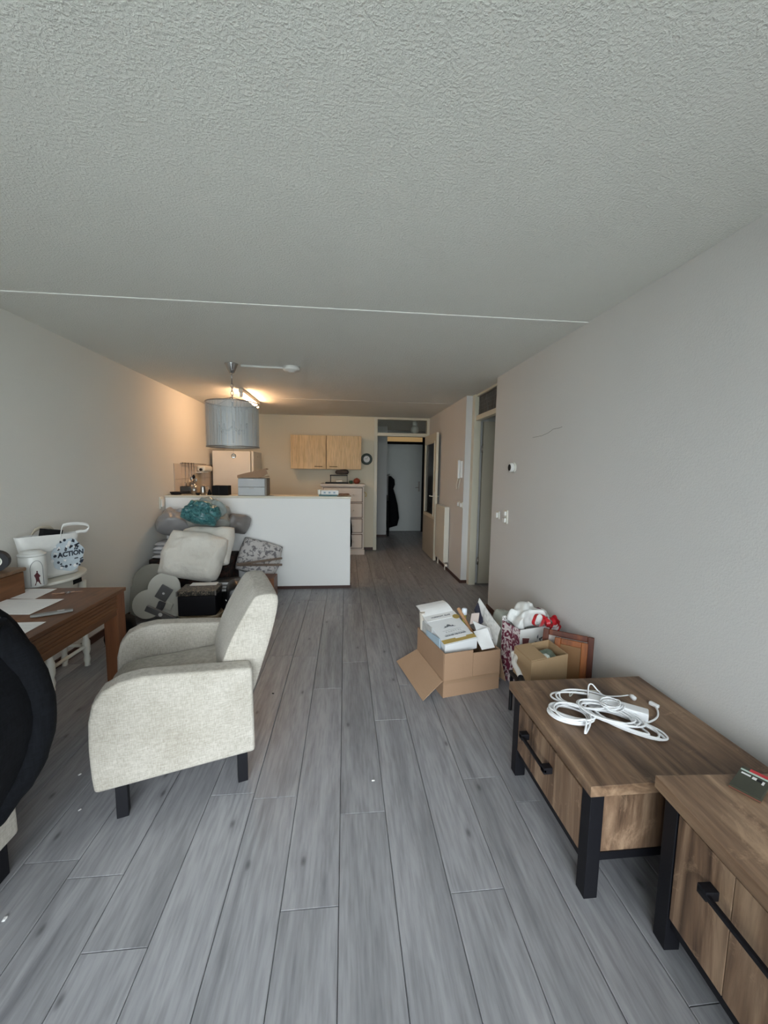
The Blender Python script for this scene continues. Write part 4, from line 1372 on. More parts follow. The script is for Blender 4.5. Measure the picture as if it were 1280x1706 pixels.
mk('bauble', MB().lathe([(0, -.028), (.02, -.02), (.028, 0), (.02, .02), (0, .028)], 14, Matrix.Translation((.075, .01, .49))), mat('plum_ball', (.12, .03, .05), .4), gf, smooth=True)
tag(mk('plastic_bag', MB().pillow(.13, .16, .42, 14, 5, .35, .015, 9, 12, rot(0, 0, 10, (1.25, 2.93, .205))), mat('frosted_green_plastic', (.42, .45, .40), .4, .1), smooth=True), 'frosted grey green plastic bag standing left of the gift bag', 'bag')

# ------------------------------------------------------------------ heap in the corner by the half wall
M_GBAG = mat('grey_plastic_film', (.30, .295, .30), .35, .10, 5, .3, 14)
M_GBAG2 = mat('grey_green_plastic_film', (.29, .295, .275), .35, .10, 5, .3, 14)
tk = thing('storage_trunk', 'dark brown patterned storage trunk under the bags in the corner', 'trunk', (-1.60, 4.62, 0))
M_TRUNK = spotted('dark_brown_pattern', (.012, .008, .007), (.06, .025, .018), 22, .55, .06, .8)
mk('body', MB().box((-2.12, 4.46, 0), (-1.30, 4.90, .42)), M_TRUNK, tk, world=True, bevel=.01)
mk('lid', MB().box((-2.13, 4.44, .425), (-1.29, 4.91, .50)), M_TRUNK, tk, world=True, bevel=.012)
for i, (z, w, d, a) in enumerate(((.526, .44, .36, 4), (.571, .40, .36, -8), (.616, .42, .34, 6), (.661, .36, .34, -3))):
    tag(mk('folded_linen', MB().pillow(w, d, .046, 14, 6, .35, .004, 8, i + 30, rot(0, 0, a, (-1.905, 4.62, z))), mat('linen_%d' % i, ((.62, .60, .60), (.50, .50, .52), (.66, .65, .67), (.48, .47, .48))[i], .9, .05), smooth=True),
        ('white folded linen lowest on the dark trunk', 'grey folded linen second from the bottom on the trunk', 'white folded linen third in the stack on the trunk', 'grey folded linen topmost of the stack under the bags')[i], 'linen', 'folded linens on the trunk')
tag(mk('plastic_sack', MB().pillow(.36, .30, .30, 26, 3, .5, .045, 8, 41, rot(52, 16, 18, (-1.945, 4.70, .875)), dents=.04), M_GBAG, smooth=True), 'grey plastic sack against the left wall above the linens', 'sack')
tag(mk('plastic_sack', MB().pillow(.50, .30, .28, 26, 3, .5, .045, 8, 43, rot(48, -12, -6, (-1.58, 4.74, .885)), dents=.04), M_GBAG2, smooth=True), 'grey plastic sack right under the teal bag', 'sack')
tag(mk('plastic_sack', MB().pillow(.26, .22, .26, 18, 3, .5, .025, 8, 45, rot(60, 10, 0, (-1.28, 4.82, .84)), dents=.02), mat('dark_grey_film', (.20, .185, .18), .4, .15, 6), smooth=True), 'dark grey sack behind the white duvet against the half wall', 'sack')
tl = thing('teal_bag', 'transparent bag of teal cloth on top of the heap', 'bag', (-1.52, 4.52, .90))
mk('cloth', MB().pillow(.37, .24, .15, 24, 5, .35, .025, 13, 51, rot(48, 14, 0, (-1.55, 4.42, 1.01)), dents=.02), spotted('teal_crumpled', (.012, .085, .10), (.09, .26, .27), 22, .52, .14, .35, 1.5), tl, smooth=True, world=True)
mk('film_cover', MB().pillow(.33, .20, .14, 20, 4, .4, .03, 9, 52, rot(30, 16, -6, (-1.49, 4.54, 1.055)), dents=.02), film('clear_grey_film', (.34, .40, .39), .8, .25), tl, smooth=True, world=True)
# folded white duvet tipped forward
M_DUV = mat('cream_quilt', (.74, .71, .65), .95, .04, 5, 1.6, 14, sheen=.2)
dv_ = thing('folded_duvet', 'cream white folded duvet lying over the heap', 'duvet', (-1.52, 4.22, .33))
mk('front_fold', MB().pillow(.62, .50, .20, 36, 5, .38, .024, 6, 61, rot(60, 11, 2, (-1.55, 4.18, .60)), dents=.022), M_DUV, dv_, smooth=True, world=True)
mk('rear_fold', MB().pillow(.60, .46, .17, 26, 5, .38, .02, 5, 63, rot(56, -2, -4, (-1.50, 4.36, .655)), dents=.01), M_DUV, dv_, smooth=True, world=True)
for k, (x0, x1, zz) in enumerate(((-.24, .22, .06), (-.15, .26, -.08))):
    Mq_ = rot(62, 11, 2, (-1.545, 4.20, .60))
    mk('quilt_seam', MB().tube([Mq_ @ Vector((x0 + (x1 - x0) * t / 10, zz + .05 * sin(t * .5 + k), .105 - .02 * abs(t / 5 - 1) ** 2)) for t in range(11)], .006, 6), M_DUV, dv_, smooth=True, world=True)
tag(mk('patterned_pillow', MB().pillow(.50, .42, .20, 24, 5, .38, .012, 6, 71, rot(70, 14, 0, (-1.03, 4.79, .44))), spotted('leaf_pattern_cloth', (.60, .575, .565), (.20, .19, .20), 26, .56, .05, .95, .6), smooth=True), 'white pillow with small grey leaves against the half wall', 'pillow')
gb2 = thing('pillow_box', 'low dark box with brass corner under the leaf patterned pillow', 'box', (-1.03, 4.80, 0))
mk('body', MB().box((-1.19, 4.67, 0), (-.84, 4.93, .20)), M_BLKM, gb2, world=True, bevel=.006)
mk('brass_corner', MB().box((-.846, 4.664, .12), (-.834, 4.70, .205)), M_BRASS, gb2, world=True)
for i, (z0, z1, lb) in enumerate(((.425, .50, 'upper brown wooden rod sticking out of the heap'), (.405, .425, 'lower brown wooden rod sticking out of the heap'))):
    p0, p1 = Vector((-1.22, 4.50 + .06 * i, z0)), A(470, (930, 941)[i], Y=4.46)
    Ms_ = axes(p0, p1 - p0, (0, 1, 0))
    tag(mk('wooden_rod', MB().box((0, -.012, -.011), ((p1 - p0).length, .012, .011), Ms_), mat('slat_brown', (.17, .125, .095), .6, .12), bevel=.003), lb, 'rod', 'wooden rods in the heap')
# tin chest on a wicker basket
M_WICK = mat('wicker', (.23, .16, .09), .8, .35, 40, .8, 90, stretch=(1, 1, .25))
bs = thing('wicker_basket', 'flat wicker basket under the black tin chest', 'basket', (-1.36, 3.75, 0))
bsr = []
for k in range(9):
    z = .004 + k * .016
    bsr.append((.17 + .012 * k / 8 + (.004 if k % 2 else 0), z))
mk('weave', MB().lathe(bsr, 4 * 8, Matrix.Translation((-1.36, 3.78, 0)) @ Matrix.Diagonal((1.05, .85, 1, 1))), M_WICK, bs, smooth=True, world=True)
mk('rim', MB().tube([(-1.36 + .192 * cos(a), 3.78 + .156 * sin(a), .135) for a in [2 * pi * i / 28 for i in range(28)]], .010, 8, closed=True), mat('wicker_rim', (.34, .28, .19), .8, .2), bs, smooth=True, world=True)
tn = thing('tin_chest', 'black tin chest with embossed lid standing on the wicker basket', 'chest', (-1.36, 3.78, .147))
Mt = rot(0, 0, 3, (-1.36, 3.78, .147))
mk('body', MB().box((-.165, -.12, 0), (.165, .12, .185), Mt), M_BLK, tn, world=True, bevel=.008)
M_EMB = spotted('embossed_tin', (.028, .026, .022), (.22, .18, .13), 55, .56, .06, .5, 1.)
mk('lid', MB().box((-.170, -.125, .187), (.170, .125, .235), Mt), M_EMB, tn, world=True, bevel=.008)
for x in (-.168, .168):
    mk('corner_strip', MB().box((x - .006, -.128, .19), (x + .006, -.122, .235), Mt), M_STEEL, tn, world=True)
tag(mk('paper_sheet', MB().box((-.11, .05, .2365), (.13, .14, .241), Mt), M_PAPER), 'white paper lying on the tin chest lid', 'paper')
# dark bags and books between the chest and the armchair
bag3 = thing('black_print_bag', 'black plastic bag with white lettering beside the tin chest', 'bag', (-1.06, 3.78, 0))
mk('body', MB().pillow(.30, .26, .42, 20, 5, .3, .02, 8, 81, rot(0, 0, 12, (-1.0, 3.84, .21))), mat('black_shiny_film', (.008, .008, .010), .3, .1), bag3, smooth=True, world=True)
for k, (u, w_) in enumerate(((.16, .10), (.19, .06), (.26, .11), (.12, .12))):
    mk('print_mark', MB().tube([(-1.11 + w_ * t / 6, 3.698 + .02 * abs(t / 3 - 1) - .01, u + .02 * sin(t * 1.1 + k)) for t in range(7)], .004, 5), M_PAPER, bag3, world=True)
for i, (x, y, z, a, m, lb) in enumerate(((-1.28, 4.09, .28, 8, mat('book_dark', (.04, .03, .025), .5), 'dark book under the stack behind the tin chest'), (-1.24, 4.10, .315, -6, mat('book_grey', (.25, .23, .20), .5), 'grey book in the middle of the stack behind the tin chest'), (-1.22, 4.09, .35, 10, mat('book_black', (.02, .02, .02), .5), 'black book on top of the stack behind the tin chest'))):
    b_ = thing('book', lb, 'book', (x, y, z - .0165), radians(a), 'books behind the tin chest')
    mk('cover', MB().box((-.13, -.09, 0), (.13, .09, .004)).box((-.13, -.09, .028), (.13, .09, .032)).box((-.13, .086, 0), (.13, .09, .032)), m, b_)
    mk('pages', MB().box((-.126, -.087, .0042), (.126, .0855, .0278)), M_PAPER, b_)
tag(mk('book_crate', MB().box((-1.42, 3.98, 0), (-1.07, 4.22, .262)), M_BLKM, bevel=.005), 'black crate carrying the stack of books', 'crate')
tag(mk('red_black_bag', MB().pillow(.18, .16, .30, 16, 5, .35, .015, 9, 84, rot(0, 0, -10, (-.98, 4.10, .155))), spotted('red_brown_spots', (.02, .010, .008), (.20, .05, .025), 14, .58, .05, .6), smooth=True), 'dark bag with red and orange patches behind the black bag', 'bag')
tag(mk('orange_crate', MB().box((-1.0, 4.34, 0), (-.78, 4.56, .30)), M_PINEZ, bevel=.004), 'orange brown wooden crate behind the armchair back', 'crate')
# cloud shaped boards and packaging
def cloud(name, label, lobes, x, y, z, tilt, m, th=.018, cat='board'):
    cx, cz = 0, 0
    N_ = 56
    pts = []
    for i in range(N_):
        a = 2 * pi * i / N_
        d = Vector((cos(a), sin(a)))
        best = 0
        for lx, lz, r in lobes:
            b_ = d.x * lx + d.y * lz
            disc = r * r - (lx * lx + lz * lz - b_ * b_)
            if disc > 0:
                best = max(best, b_ + sqrt(disc))
        pts.append((d.x * best, d.y * best))
    Mc = rot(90 - tilt, 0, 4, (x, y, z))
    return tag(mk(name, MB().prism(pts, th, Mc), m, bevel=.004), label, cat), Mc


cloud('cloud_board', 'grey cloud shaped board leaning in the corner', ((-.02, .10, .19), (-.16, -.08, .15), (.12, -.03, .15)), -1.93, 4.12, .235, 14, mat('board_grey', (.27, .26, .225), .8, .04))
_, Mcl = cloud('cloud_board', 'white cloud shaped board in front of the grey one', ((.02, .09, .15), (-.12, -.06, .14), (.13, -.05, .14)), -1.80, 3.98, .225, 16, mat('board_white', (.60, .59, .54), .8, .04))
def pack(name, label, cat, pix, Y0, m, th=.02, dot=None):
    P = [A(x, y, Y=Y0 - (yy * .0)) for (x, y), yy in zip(pix, range(4))]
    e1, e2 = P[1] - P[0], P[3] - P[0]
    M_ = axes(P[0], e1, e2)
    o = thing(name, label, cat, P[0].lerp(P[2], .5) - Vector((0, 0, .05)))
    mk('case', MB().box((0, 0, -th), (e1.length, e2.length, 0), M_), m, o, world=True, bevel=.004)
    if dot:
        mk('emblem', MB().prism(circle(dot, 14, e1.length / 2, e2.length / 2), .001, M_), M_PAPER, o, world=True)
    return o


M_LAP = mat('laptop_grey', (.145, .145, .15), .4, .05)
pack('laptop', 'closed grey laptop leaning on the white cloud board', 'laptop', ((257, 994), (275, 1004), (290, 985), (272, 975)), 3.95, M_LAP, dot=.012)
pack('device_box', 'dark grey device box below the laptop', 'box', ((259, 1014), (270, 1018), (277, 1006), (266, 1003)), 3.92, mat('device_dark', (.10, .10, .11), .5), .03)
pack('device_box', 'white charger box beside the dark device box', 'box', ((273, 1013), (284, 1017), (290, 1007), (279, 1004)), 3.92, M_OFFW, .03)
pack('device_box', 'grey flat box with white label low in the corner heap', 'box', ((240, 1018), (290, 1039), (296, 1018), (247, 1011)), 3.66, MATS['laptop_grey'], .03, dot=.018)
for i in range(4):
    x, y = -1.72 + .10 * (i % 2) - .06 * i, 3.50 + .07 * i
    tag(mk('loose_paper', MB().box((-.10, -.07, 0), (.10, .07, .0015), rot(0, 0, 25 * i + 10, (x - .05, y + .05, .002 + .002 * i))), M_PAPER), ('loose white paper flat on the floor by the desk leg', 'second loose paper over the first by the desk leg', 'loose paper below the black cable bundle', 'topmost loose paper under the black cable bundle')[i], 'paper', 'loose papers on the corner floor')
cb = thing('black_cable_bundle', 'tangled black cable bundle on the papers in the corner', 'cable', (-1.86, 3.66, .01))
rc = random.Random(9)
for k in range(3):
    mk('cable', coil(-1.86 + .02 * k, 3.66 - .01 * k, .10 - .02 * k, .05, 4, 20 + 30 * k, z0=.016, lift=.007, jit=.03, r=.0042, tail=[(-1.72, 3.60 - .03 * k, .02), (-1.62, 3.56 + .04 * k, .015)]), M_BLK, cb, smooth=True, world=True)

# ------------------------------------------------------------------ kitchen
fg_ = thing('fridge', 'white fridge standing in the kitchen corner', 'fridge', (-1.77, 6.8, 0))
mk('cabinet', MB().box((-2.09, 6.5, .02), (-1.505, 7.10, 1.78)), mat('fridge_white', (.72, .69, .63), .4, .02), fg_, world=True, bevel=.008)
mk('door', MB().box((-1.495, 6.5, .62), (-1.455, 7.10, 1.78)), mat('fridge_door', (.66, .64, .59), .4, .02), fg_, world=True, bevel=.01)
mk('door', MB().box((-1.495, 6.5, .03), (-1.455, 7.10, .605)), MATS['fridge_door'], fg_, world=True, bevel=.01)
mk('badge', MB().prism(circle(.018, 12), .002, rot(90, 0, 90, (-1.453, 6.78, 1.70))), M_STEEL, fg_, world=True)

# tiles along the left wall
M_TILE = mat('beige_tile', (.60, .53, .46), .25, .04, 3)
tw_ = struct('trim_5', MB().box((XL, 5.22, .92), (XL + .004, 6.72, 1.555)), mat('tile_grout', (.36, .30, .25), .9), 'beige tiled splashback on the left wall')
tmesh = {}
for r_ in range(3):
    for c_ in range(7):
        z1 = 1.555 - .2 * r_
        y0_ = 5.22 + c_ * .2143
        mb = MB().box((XL + .003, y0_ + .002, z1 - .197), (XL + .010, y0_ + .2123, z1 - .001))
        mk('tile', mb, M_TILE, tw_, world=True)
kc_ = thing('kitchen_counter', 'kitchen counter along the tiled wall behind the half wall', 'counter', (-1.85, 5.86, 0))
mk('worktop', MB().box((XL + .012, 5.23, .88), (-1.55, 6.46, .92)), mat('worktop_grey', (.30, .29, .28), .4), kc_, world=True, bevel=.004)
for c_ in range(2):
    y0_ = 5.24 + c_ * .61
    un = mk('cabinet_unit', MB().box((XL + .012, y0_, .10), (-1.60, y0_ + .605, .88)), M_MAPLE, kc_, world=True)
    mk('cabinet_door', MB().box((-1.598, y0_ + .004, .12), (-1.58, y0_ + .60, .87)), M_MAPLE, un, world=True, bevel=.002)
mk('plinth', MB().box((XL + .012, 5.26, 0), (-1.66, 6.44, .10)), M_SKIRT, kc_, world=True)
# utensil rail
ur = thing('utensil_rail', 'steel utensil rail on the tiled kitchen wall', 'rail', (XL + .03, 5.75, 1.54))
mk('rail', MB().tube([(XL + .045, 5.38, 1.565), (XL + .045, 6.25, 1.555)], .008, 8), M_STEEL, ur, smooth=True, world=True)
for y in (5.42, 6.2):
    mk('bracket', MB().tube([(XL + .002, y, 1.56), (XL + .045, y, 1.56)], .006, 8), M_STEEL, ur, smooth=True, world=True)
for i, (y, ln_, kind, lb) in enumerate(((5.44, .26, 0, 'steel spatula hanging first on the utensil rail'), (5.56, .28, 1, 'steel soup ladle hanging on the utensil rail'), (5.66, .27, 1, 'steel gravy ladle hanging beside the soup ladle'), (5.74, .24, 0, 'slotted turner hanging beside the gravy ladle'))):
    u_ = thing('kitchen_utensil', lb, 'utensil', (XL + .055, y, 1.555), 0, 'utensils on the rail')
    mk('handle', MB().tube([(XL + .056, y, 1.572), (XL + .056, y, 1.572 - ln_)], .005, 6), M_STEEL, u_, smooth=True, world=True)
    if kind:
        mk('bowl', MB().lathe([(0, -.035), (.03, -.025), (.045, 0)], 14, rot(0, 60, 0, (XL + .085, y, 1.56 - ln_)), caps=False), M_STEEL, u_, smooth=True, world=True)
    else:
        mk('blade', MB().box((XL + .053, y - .035, 1.572 - ln_ - .10), (XL + .057, y + .035, 1.572 - ln_)), M_STEEL, u_, world=True, bevel=.001)
op = thing('can_opener', 'cream wall mounted can opener with round knob over the tiles', 'can opener', (XL + .06, 6.08, 1.45))
mk('body', MB().box((XL + .011, 5.96, 1.45), (XL + .13, 6.30, 1.535)), M_OFFW, op, world=True, bevel=.03, seg=4)
mk('knob', MB().lathe([(.02, 0), (.02, .02), (.012, .024)], 14, rot(90, 0, 0, (XL + .075, 5.96, 1.48))), M_BLK, op, smooth=True, world=True)
mk('tray', MB().box((XL + .011, 5.92, 1.435), (XL + .10, 6.20, 1.447)), M_WHITE, op, world=True, bevel=.004)
tag(mk('cutting_board', MB().box((XL + .014, 5.86, .922), (XL + .030, 6.10, 1.42)), mat('board_beige', (.42, .36, .27), .6, .06), bevel=.006), 'beige cutting board leaning on the tiles', 'cutting board')
# things on the ledge of the half wall
pn = thing('frying_pan', 'black frying pan at the wall end of the ledge', 'pan', (-2.05, HY + .10, LZ))
mk('bowl', MB().lathe([(.0, 0), (.055, 0), (.07, .035), (.066, .035), (.052, .006), (0, .005)], 24, Matrix.Translation((-2.07, HY + .12, LZ))), M_BLK, pn, smooth=True, world=True)
mk('handle', MB().tube([(-2.0, HY + .12, LZ + .028), (-1.90, HY + .10, LZ + .035)], .009, 8), M_BLK, pn, smooth=True, world=True)
ts = thing('toaster', 'small dark grey toaster on the ledge next to the frying pan', 'toaster', (-1.975, HY + .19, LZ))
mk('body', MB().box((-2.06, HY + .20, LZ + .004), (-1.92, HY + .258, LZ + .10)), mat('dark_toaster', (.05, .045, .04), .4), ts, world=True, bevel=.012)
mk('slot', MB().box((-2.04, HY + .222, LZ + .0985), (-1.94, HY + .236, LZ + .102)), M_BLK, ts, world=True)
uc = thing('utensil_cup', 'steel cup of cooking spoons on the ledge', 'cup', (-1.87, HY + .14, LZ))
mk('cup', MB().lathe([(.034, 0), (.038, .11), (.035, .11), (.031, .004)], 18, Matrix.Translation((-1.87, HY + .16, LZ))), M_STEEL, uc, smooth=True, world=True)
for i, (dx, dz) in enumerate(((-.03, .20), (.0, .22), (.025, .18))):
    sp_ = mk('spoon', MB().tube([(-1.87 + dx * .3, HY + .16, LZ + .02), (-1.87 + dx, HY + .16, LZ + dz)], .004, 6), M_STEEL, uc, smooth=True, world=True)
    mk('spoon_bowl', MB().lathe([(0, -.03), (.016, -.015), (.018, .01), (0, .03)], 10, Matrix.Translation((-1.87 + dx, HY + .16, LZ + dz)) @ Matrix.Diagonal((1, .4, 1, 1))), M_BLK if i % 2 else M_STEEL, sp_, smooth=True, world=True)
ft = thing('steel_faucet_jug', 'steel milk jug with bent handle on the ledge', 'jug', (-1.76, HY + .15, LZ))
mk('jug', MB().lathe([(.032, 0), (.036, .03), (.028, .09), (.032, .115), (.029, .115), (.026, .09), (.030, .006)], 18, Matrix.Translation((-1.765, HY + .16, LZ))), M_STEEL, ft, smooth=True, world=True)
mk('handle', MB().tube(catmull([(-1.735, HY + .16, LZ + .10), (-1.70, HY + .16, LZ + .10), (-1.695, HY + .16, LZ + .04), (-1.732, HY + .16, LZ + .03)], 6), .005, 6), M_STEEL, ft, smooth=True, world=True)
tag(mk('small_dark_bowl', MB().lathe([(.018, 0), (.03, .03), (.027, .03), (.015, .004)], 16, Matrix.Translation((-1.79, HY + .06, LZ))), M_BLK, smooth=True), 'small dark bowl in front of the milk jug', 'bowl')
sp2 = thing('speaker_box', 'small black speaker box on the ledge', 'speaker', (-1.53, HY + .12, LZ))
mk('cabinet', MB().box((-1.625, HY + .06, LZ), (-1.435, HY + .20, LZ + .118)), M_BLKM, sp2, world=True, bevel=.004)
mk('front_divider', MB().box((-1.545, HY + .057, LZ + .004), (-1.539, HY + .06, LZ + .114)), M_BLK, sp2, world=True)
tag(mk('black_cone', MB().lathe([(.028, 0), (.02, .03), (.006, .07), (0, .072)], 14, Matrix.Translation((-1.675, HY + .12, LZ))), M_BLKM, smooth=True), 'black cone beside the speaker box on the ledge', 'cone')
db = thing('drawer_box', 'pale grey two drawer letter box on the ledge', 'drawer box', (-1.14, HY + .12, LZ))
x0_, x1_ = -1.305, -.985
mk('cabinet', MB().box((x0_, HY + .03, LZ), (x1_ + .02, HY + .25, LZ + .215)), mat('grey_side_card', (.25, .22, .19), .7), db, world=True, bevel=.002)
for z in (.004, .109):
    d_ = mk('drawer', MB().box((x0_ + .002, HY + .012, LZ + z), (x1_, HY + .03, LZ + z + .101)), mat('pale_blue_grey', (.52, .545, .57), .5, .02), db, world=True, bevel=.003)
    mk('pull', MB().box((-1.175, HY + .008, LZ + z + .085), (-1.115, HY + .013, LZ + z + .095)), M_STEEL, d_, world=True)
cbx = thing('flattened_carton', 'brown flattened carton lying on the pale drawer box', 'carton', (-1.14, HY + .14, LZ + .217))
q0, q1 = Vector((-1.31, HY + .02, LZ + .222)), Vector((-.955, HY + .02, LZ + .30))
Mfc = axes(q0, q1 - q0, (0, 1, 0))
mk('lower_sheet', MB().prism([(0, 0), (.355, 0), (.345, .21), (.01, .22)], .006, axes(Vector((-1.31, HY + .02, LZ + .2175)), (1, 0, .05), (0, 1, 0))), M_CARD, cbx, world=True)
mk('upper_sheet', MB().prism([(0, 0), (.36, -.005), (.35, .20), (.02, .22)], .006, axes(q0 + Vector((0, 0, .004)), q1 - q0 + Vector((0, 0, .03)), (0, 1, 0))), M_CARD, cbx, world=True)
mk('front_flap', MB().add([q0 + Vector((0, -.006, .0)), q0 + Vector((.28, -.012, .0)), q0 + Vector((.365, -.008, .05)), q0 + Vector((.345, -.004, .115)), q0 + Vector((.08, -.002, .05)), q0 + Vector((0, 0, .028))], [(0, 1, 2, 3, 4, 5), (5, 4, 3, 2, 1, 0)]), M_CARD, cbx, world=True)
# right end of the ledge
tag(mk('paper_stack', MB().box((-.33, HY + .04, LZ), (-.10, HY + .22, LZ + .018)), mat('teal_folder', (.05, .16, .18), .5), bevel=.002), 'teal folder under the white packet on the ledge', 'folder')
wp = thing('white_packet', 'white packet with small print on the teal folder', 'packet', (-.21, HY + .12, LZ + .018))
mk('body', MB().box((-.305, HY + .05, LZ + .019), (-.085, HY + .20, LZ + .075)), M_PAPER, wp, world=True, bevel=.004)
mk('side_box', MB().box((-.345, HY + .07, LZ + .019), (-.31, HY + .2, LZ + .08)), M_OFFW, wp, world=True, bevel=.003)
for i in range(3):
    mk('print_mark', MB().box((-.27 + .06 * i, HY + .0488, LZ + .035), (-.245 + .06 * i, HY + .0502, LZ + .055)), mat('blue_grey_print', (.32, .42, .50), .6), wp, world=True)
tag(mk('leather_pouch', MB().pillow(.15, .11, .03, 12, 4, .4, .006, 12, 95, rot(0, 0, 8, (-.015, HY + .12, LZ + .019))), mat('brown_leather', (.22, .11, .065), .6, .15), smooth=True), 'brown leather pouch at the free end of the ledge', 'pouch')

# chest of drawers
M_CHW = mat('chest_pinkish_white', (.64, .585, .53), .45, .03)
ch = thing('chest_of_drawers', 'tall cream white chest of drawers behind the half wall', 'chest of drawers', (-.04, 7.15, 0))
mk('carcass', MB().box((-.41, 6.955, .09), (.33, 7.365, 1.215)), M_CHW, ch, world=True, bevel=.003)
mk('top', MB().box((-.435, 6.925, 1.217), (.35, 7.37, 1.262)), M_CHW, ch, world=True, bevel=.008)
mk('plinth', MB().box((-.425, 6.935, 0), (.345, 7.368, .09)), M_CHW, ch, world=True, bevel=.006)
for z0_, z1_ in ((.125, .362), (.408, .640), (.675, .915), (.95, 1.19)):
    mk('drawer_shade_line', MB().box((-.386, 6.951, z0_ - .011), (.306, 6.957, z1_ + .011)), mat('drawer_gap_shade', (.16, .11, .09), .8), ch, world=True)  # shadow line round each drawer, put in as a dark box
    d_ = mk('drawer', MB().box((-.375, 6.935, z0_), (.295, 6.96, z1_)), M_CHW, ch, world=True, bevel=.006)
    for x in (-.22, .14):
        mk('knob', MB().lathe([(.008, 0), (.008, .012), (.017, .02), (.014, .03), (0, .032)], 12, rot(90, 0, 0, (x, 6.935, (z0_ + z1_) / 2))), M_CHW, d_, smooth=True, world=True)
mk('side_hook', MB().tube(catmull([(.33, 7.0, 1.12), (.365, 7.0, 1.10), (.37, 7.0, 1.05), (.35, 7.0, 1.04)], 5), .007, 6), M_BRASS, ch, smooth=True, world=True)
kl_ = [[(x, 6.925 - yy, z) for x, yy in ((-.16, .0), (-.10, .03), (-.03, .015), (.04, .04), (w_, .02), (w_ - .01, .003), (.04, .002), (-.1, .001))] for z, w_ in ((.84, .06), (.70, .09), (.55, .115), (.42, .125), (.36, .112), (.25, .122), (.16, .115), (.13, .08))]
tag(mk('black_garment', MB().loft(kl_), M_NAVY, smooth=True), 'black garment hanging from a knob of the chest of drawers', 'garment')
rk = thing('metal_rack', 'low black metal rack on the chest of drawers', 'rack', (-.12, 7.12, 1.262))
mk('shelf', MB().box((-.27, 7.02, 1.40), (.04, 7.22, 1.415)), M_BLK, rk, world=True)
for x in (-.265, .03):
    for y in (7.025, 7.21):
        mk('leg', MB().box((x, y, 1.262), (x + .008, y + .008, 1.40)), M_BLK, rk, world=True)
mk('tray', MB().box((-.35, 7.0, 1.263), (.05, 7.2, 1.285)), M_BLK, rk, world=True)
tag(mk('folded_towel', MB().pillow(.24, .16, .09, 14, 5, .4, .01, 9, 97, rot(0, 0, 5, (-.06, 7.12, 1.462))), mat('dark_cloth_brown', (.055, .045, .04), .9, .3, 20), smooth=True), 'dark brown cloth folded on the metal rack', 'cloth')
tag(mk('white_dish', MB().box((-.17, 7.04, 1.287), (-.05, 7.16, 1.325)), M_OFFW, bevel=.012), 'small white dish under the metal rack', 'dish')
tag(mk('green_pot', MB().lathe([(.02, 0), (.032, .03), (.028, .055), (.024, .055), (.016, .006)], 14, Matrix.Translation((.10, 7.08, 1.263))), mat('bottle_green', (.03, .09, .05), .4), smooth=True), 'little dark green pot beside the red bowl', 'pot')
tag(mk('red_bowl', MB().lathe([(.03, 0), (.058, .025), (.062, .055), (.045, .085), (.02, .095), (.012, .102), (0, .103)], 22, Matrix.Translation((.205, 7.1, 1.263))), mat('terracotta_red', (.26, .055, .03), .35, .15), smooth=True), 'round terracotta red jar on the chest of drawers', 'jar')
# wall cabinet
wc = thing('wall_cabinet', 'maple kitchen wall cabinet with two doors', 'cabinet', (-.335, 7.22, 1.515))
mk('body', MB().box((-.95, 7.072, 1.515), (.28, 7.378, 2.10)), M_MAPLE, wc, world=True)
for a, b, hx in ((-.948, -.342, -.47), (-.331, .278, -.21)):
    d_ = mk('door', MB().box((a, 7.05, 1.517), (b, 7.07, 2.098)), M_MAPLE, wc, world=True, bevel=.002)
    mk('handle', MB().tube(catmull([(hx - .06, 7.05, 1.56), (hx - .055, 7.03, 1.56), (hx + .055, 7.03, 1.56), (hx + .06, 7.05, 1.56)], 5), .006, 6), mat('dark_bronze', (.16, .11, .05), .4, metal=1), d_, smooth=True, world=True)
mk('door_gap_shade', MB().box((-.342, 7.064, 1.517), (-.331, 7.0715, 2.098)), mat('cabinet_gap_shade', (.10, .06, .03), .9), wc, world=True)  # solid strip coloured dark for the shade between the two doors
# clock
ck = thing('wall_clock', 'round wall clock with dark green rim beside the doorway', 'clock', (.392, YB, 1.62))
Mck = rot(90, 0, 0, (.392, YB, 1.71))
mk('rim', MB().lathe([(.060, .0), (.102, .0), (.106, .018), (.090, .032), (.062, .024), (.060, .0)], 36, Mck, caps=False), mat('dark_green_rim', (.035, .055, .045), .4), ck, smooth=True, world=True)
mk('dial', MB().prism(circle(.0615, 32), .012, Mck), M_PAPER, ck, world=True)
for a_, l_ in ((60, .045), (165, .032)):
    mk('clock_hand', MB().box((0, -.003, .0122), (l_, .003, .014), Mck @ Matrix.Rotation(radians(a_), 4, 'Z')), mat('green_hand', (.10, .20, .06), .5), ck, world=True)
for i in range(12):
    mk('hour_mark', MB().box((.056, -.002, .0122), (.065, .002, .0135), Mck @ Matrix.Rotation(radians(30 * i), 4, 'Z')), M_INK, ck, world=True)

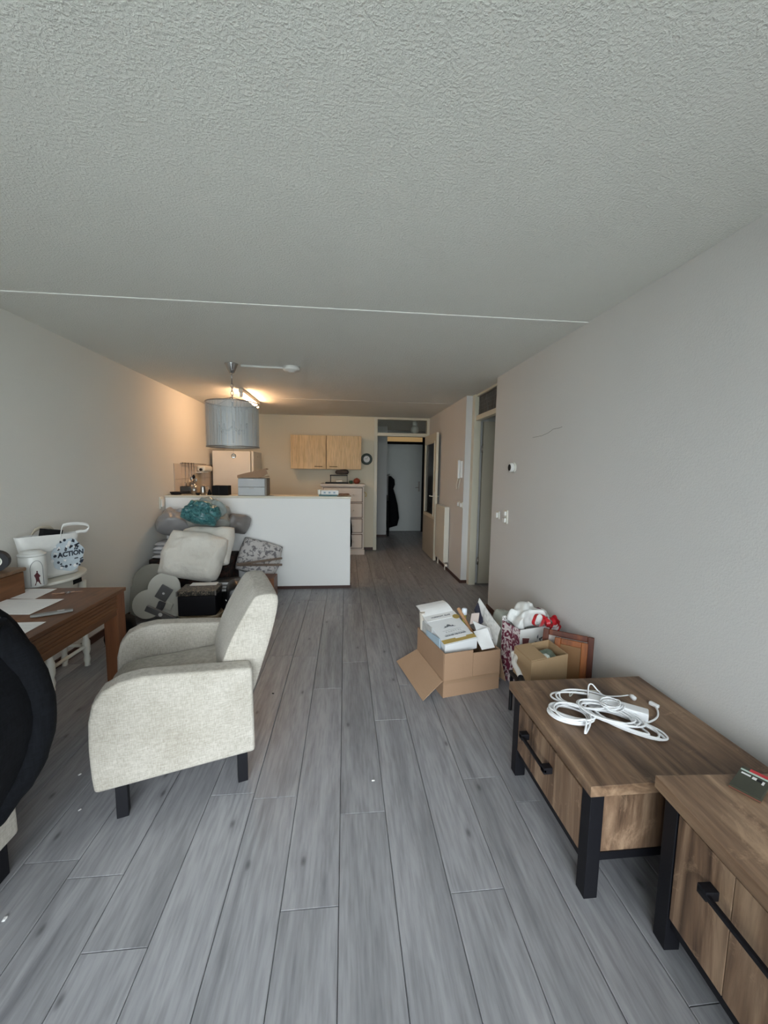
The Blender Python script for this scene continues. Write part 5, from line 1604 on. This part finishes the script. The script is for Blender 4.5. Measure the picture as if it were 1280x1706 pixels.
# ------------------------------------------------------------------ hall
coat = []
for z, hw_, dp in ((.16, .03, .05), (.22, .16, .20), (.40, .19, .23), (.70, .18, .20), (.95, .13, .15), (1.08, .10, .11), (1.18, .13, .14), (1.30, .12, .13), (1.38, .05, .06)):
    coat.append([(.945 + dp * (1 + .9 * hw_) * (.5 + .5 * cos(2 * pi * k / 16)) + .06, 9.22 + hw_ * sin(2 * pi * k / 16) * 1.1, z) for k in range(16)])
ctt = thing('hall_coat', 'long black coat hanging on the hall wall', 'coat', (1.06, 9.22, .16))
mk('cloth', MB().loft(coat), M_NAVY, ctt, smooth=True, world=True)
mk('hook', MB().tube([(.945, 9.22, 1.40), (1.02, 9.22, 1.40), (1.03, 9.22, 1.43)], .008, 8), M_STEEL, ctt, smooth=True, world=True)
tag(mk('hall_reflection_shape', MB().lathe([(.012, .0), (.03, .10), (.042, .55), (.03, .8), (.012, .82), (.012, .95)], 14, rot(-3, -2, 0, (.985, 8.93, 0))), M_BLKM, smooth=True), 'added dark upright shape for the likely floor reflection under the hall coat', 'reflection shape')  # solid dark shape added where the coat likely just reflects in the floor
hl = thing('hall_lamp', 'white globe ceiling lamp seen through the hall transom', 'lamp', (1.38, 7.9, CZ))
mk('base', MB().lathe([(.05, 0), (.05, -.07), (.035, -.08)], 20), M_WHITE, hl, smooth=True)
mk('globe', MB().lathe([(.035, -.075), (.07, -.11), (.085, -.16), (.07, -.21), (0, -.235)], 20), mat('opal_glass', (.62, .62, .58), .3, .02), hl, smooth=True)

# scraps on the floor
for (px_, py_, sz, lb) in ((622, 1301, .010, 'white scrap on the planks between armchair and coffee table'), (133, 1291, .009, 'tiny white scrap on the floor near the jacket'), (455, 1156, .010, 'dark crumb on the planks behind the armchair'), (683, 946, .022, 'pale paper scrap on the floor near the radiator'), (133, 1350, .008, 'small pale crumb beside the front leg of the empty armchair'), (8, 1532, .012, 'curled white scrap on the planks below the jacket armchair')):
    p = A(px_, py_, Z=0)
    tag(mk('floor_scrap', MB().pillow(sz * 1.6, sz, sz * .5, 4, 3, .5, .001, 90, px_, Matrix.Translation((p.x, p.y, sz * .25)) @ Matrix.Rotation(px_, 4, 'Z')), M_BLKM if 'dark' in lb else M_PAPER), lb, 'scrap')
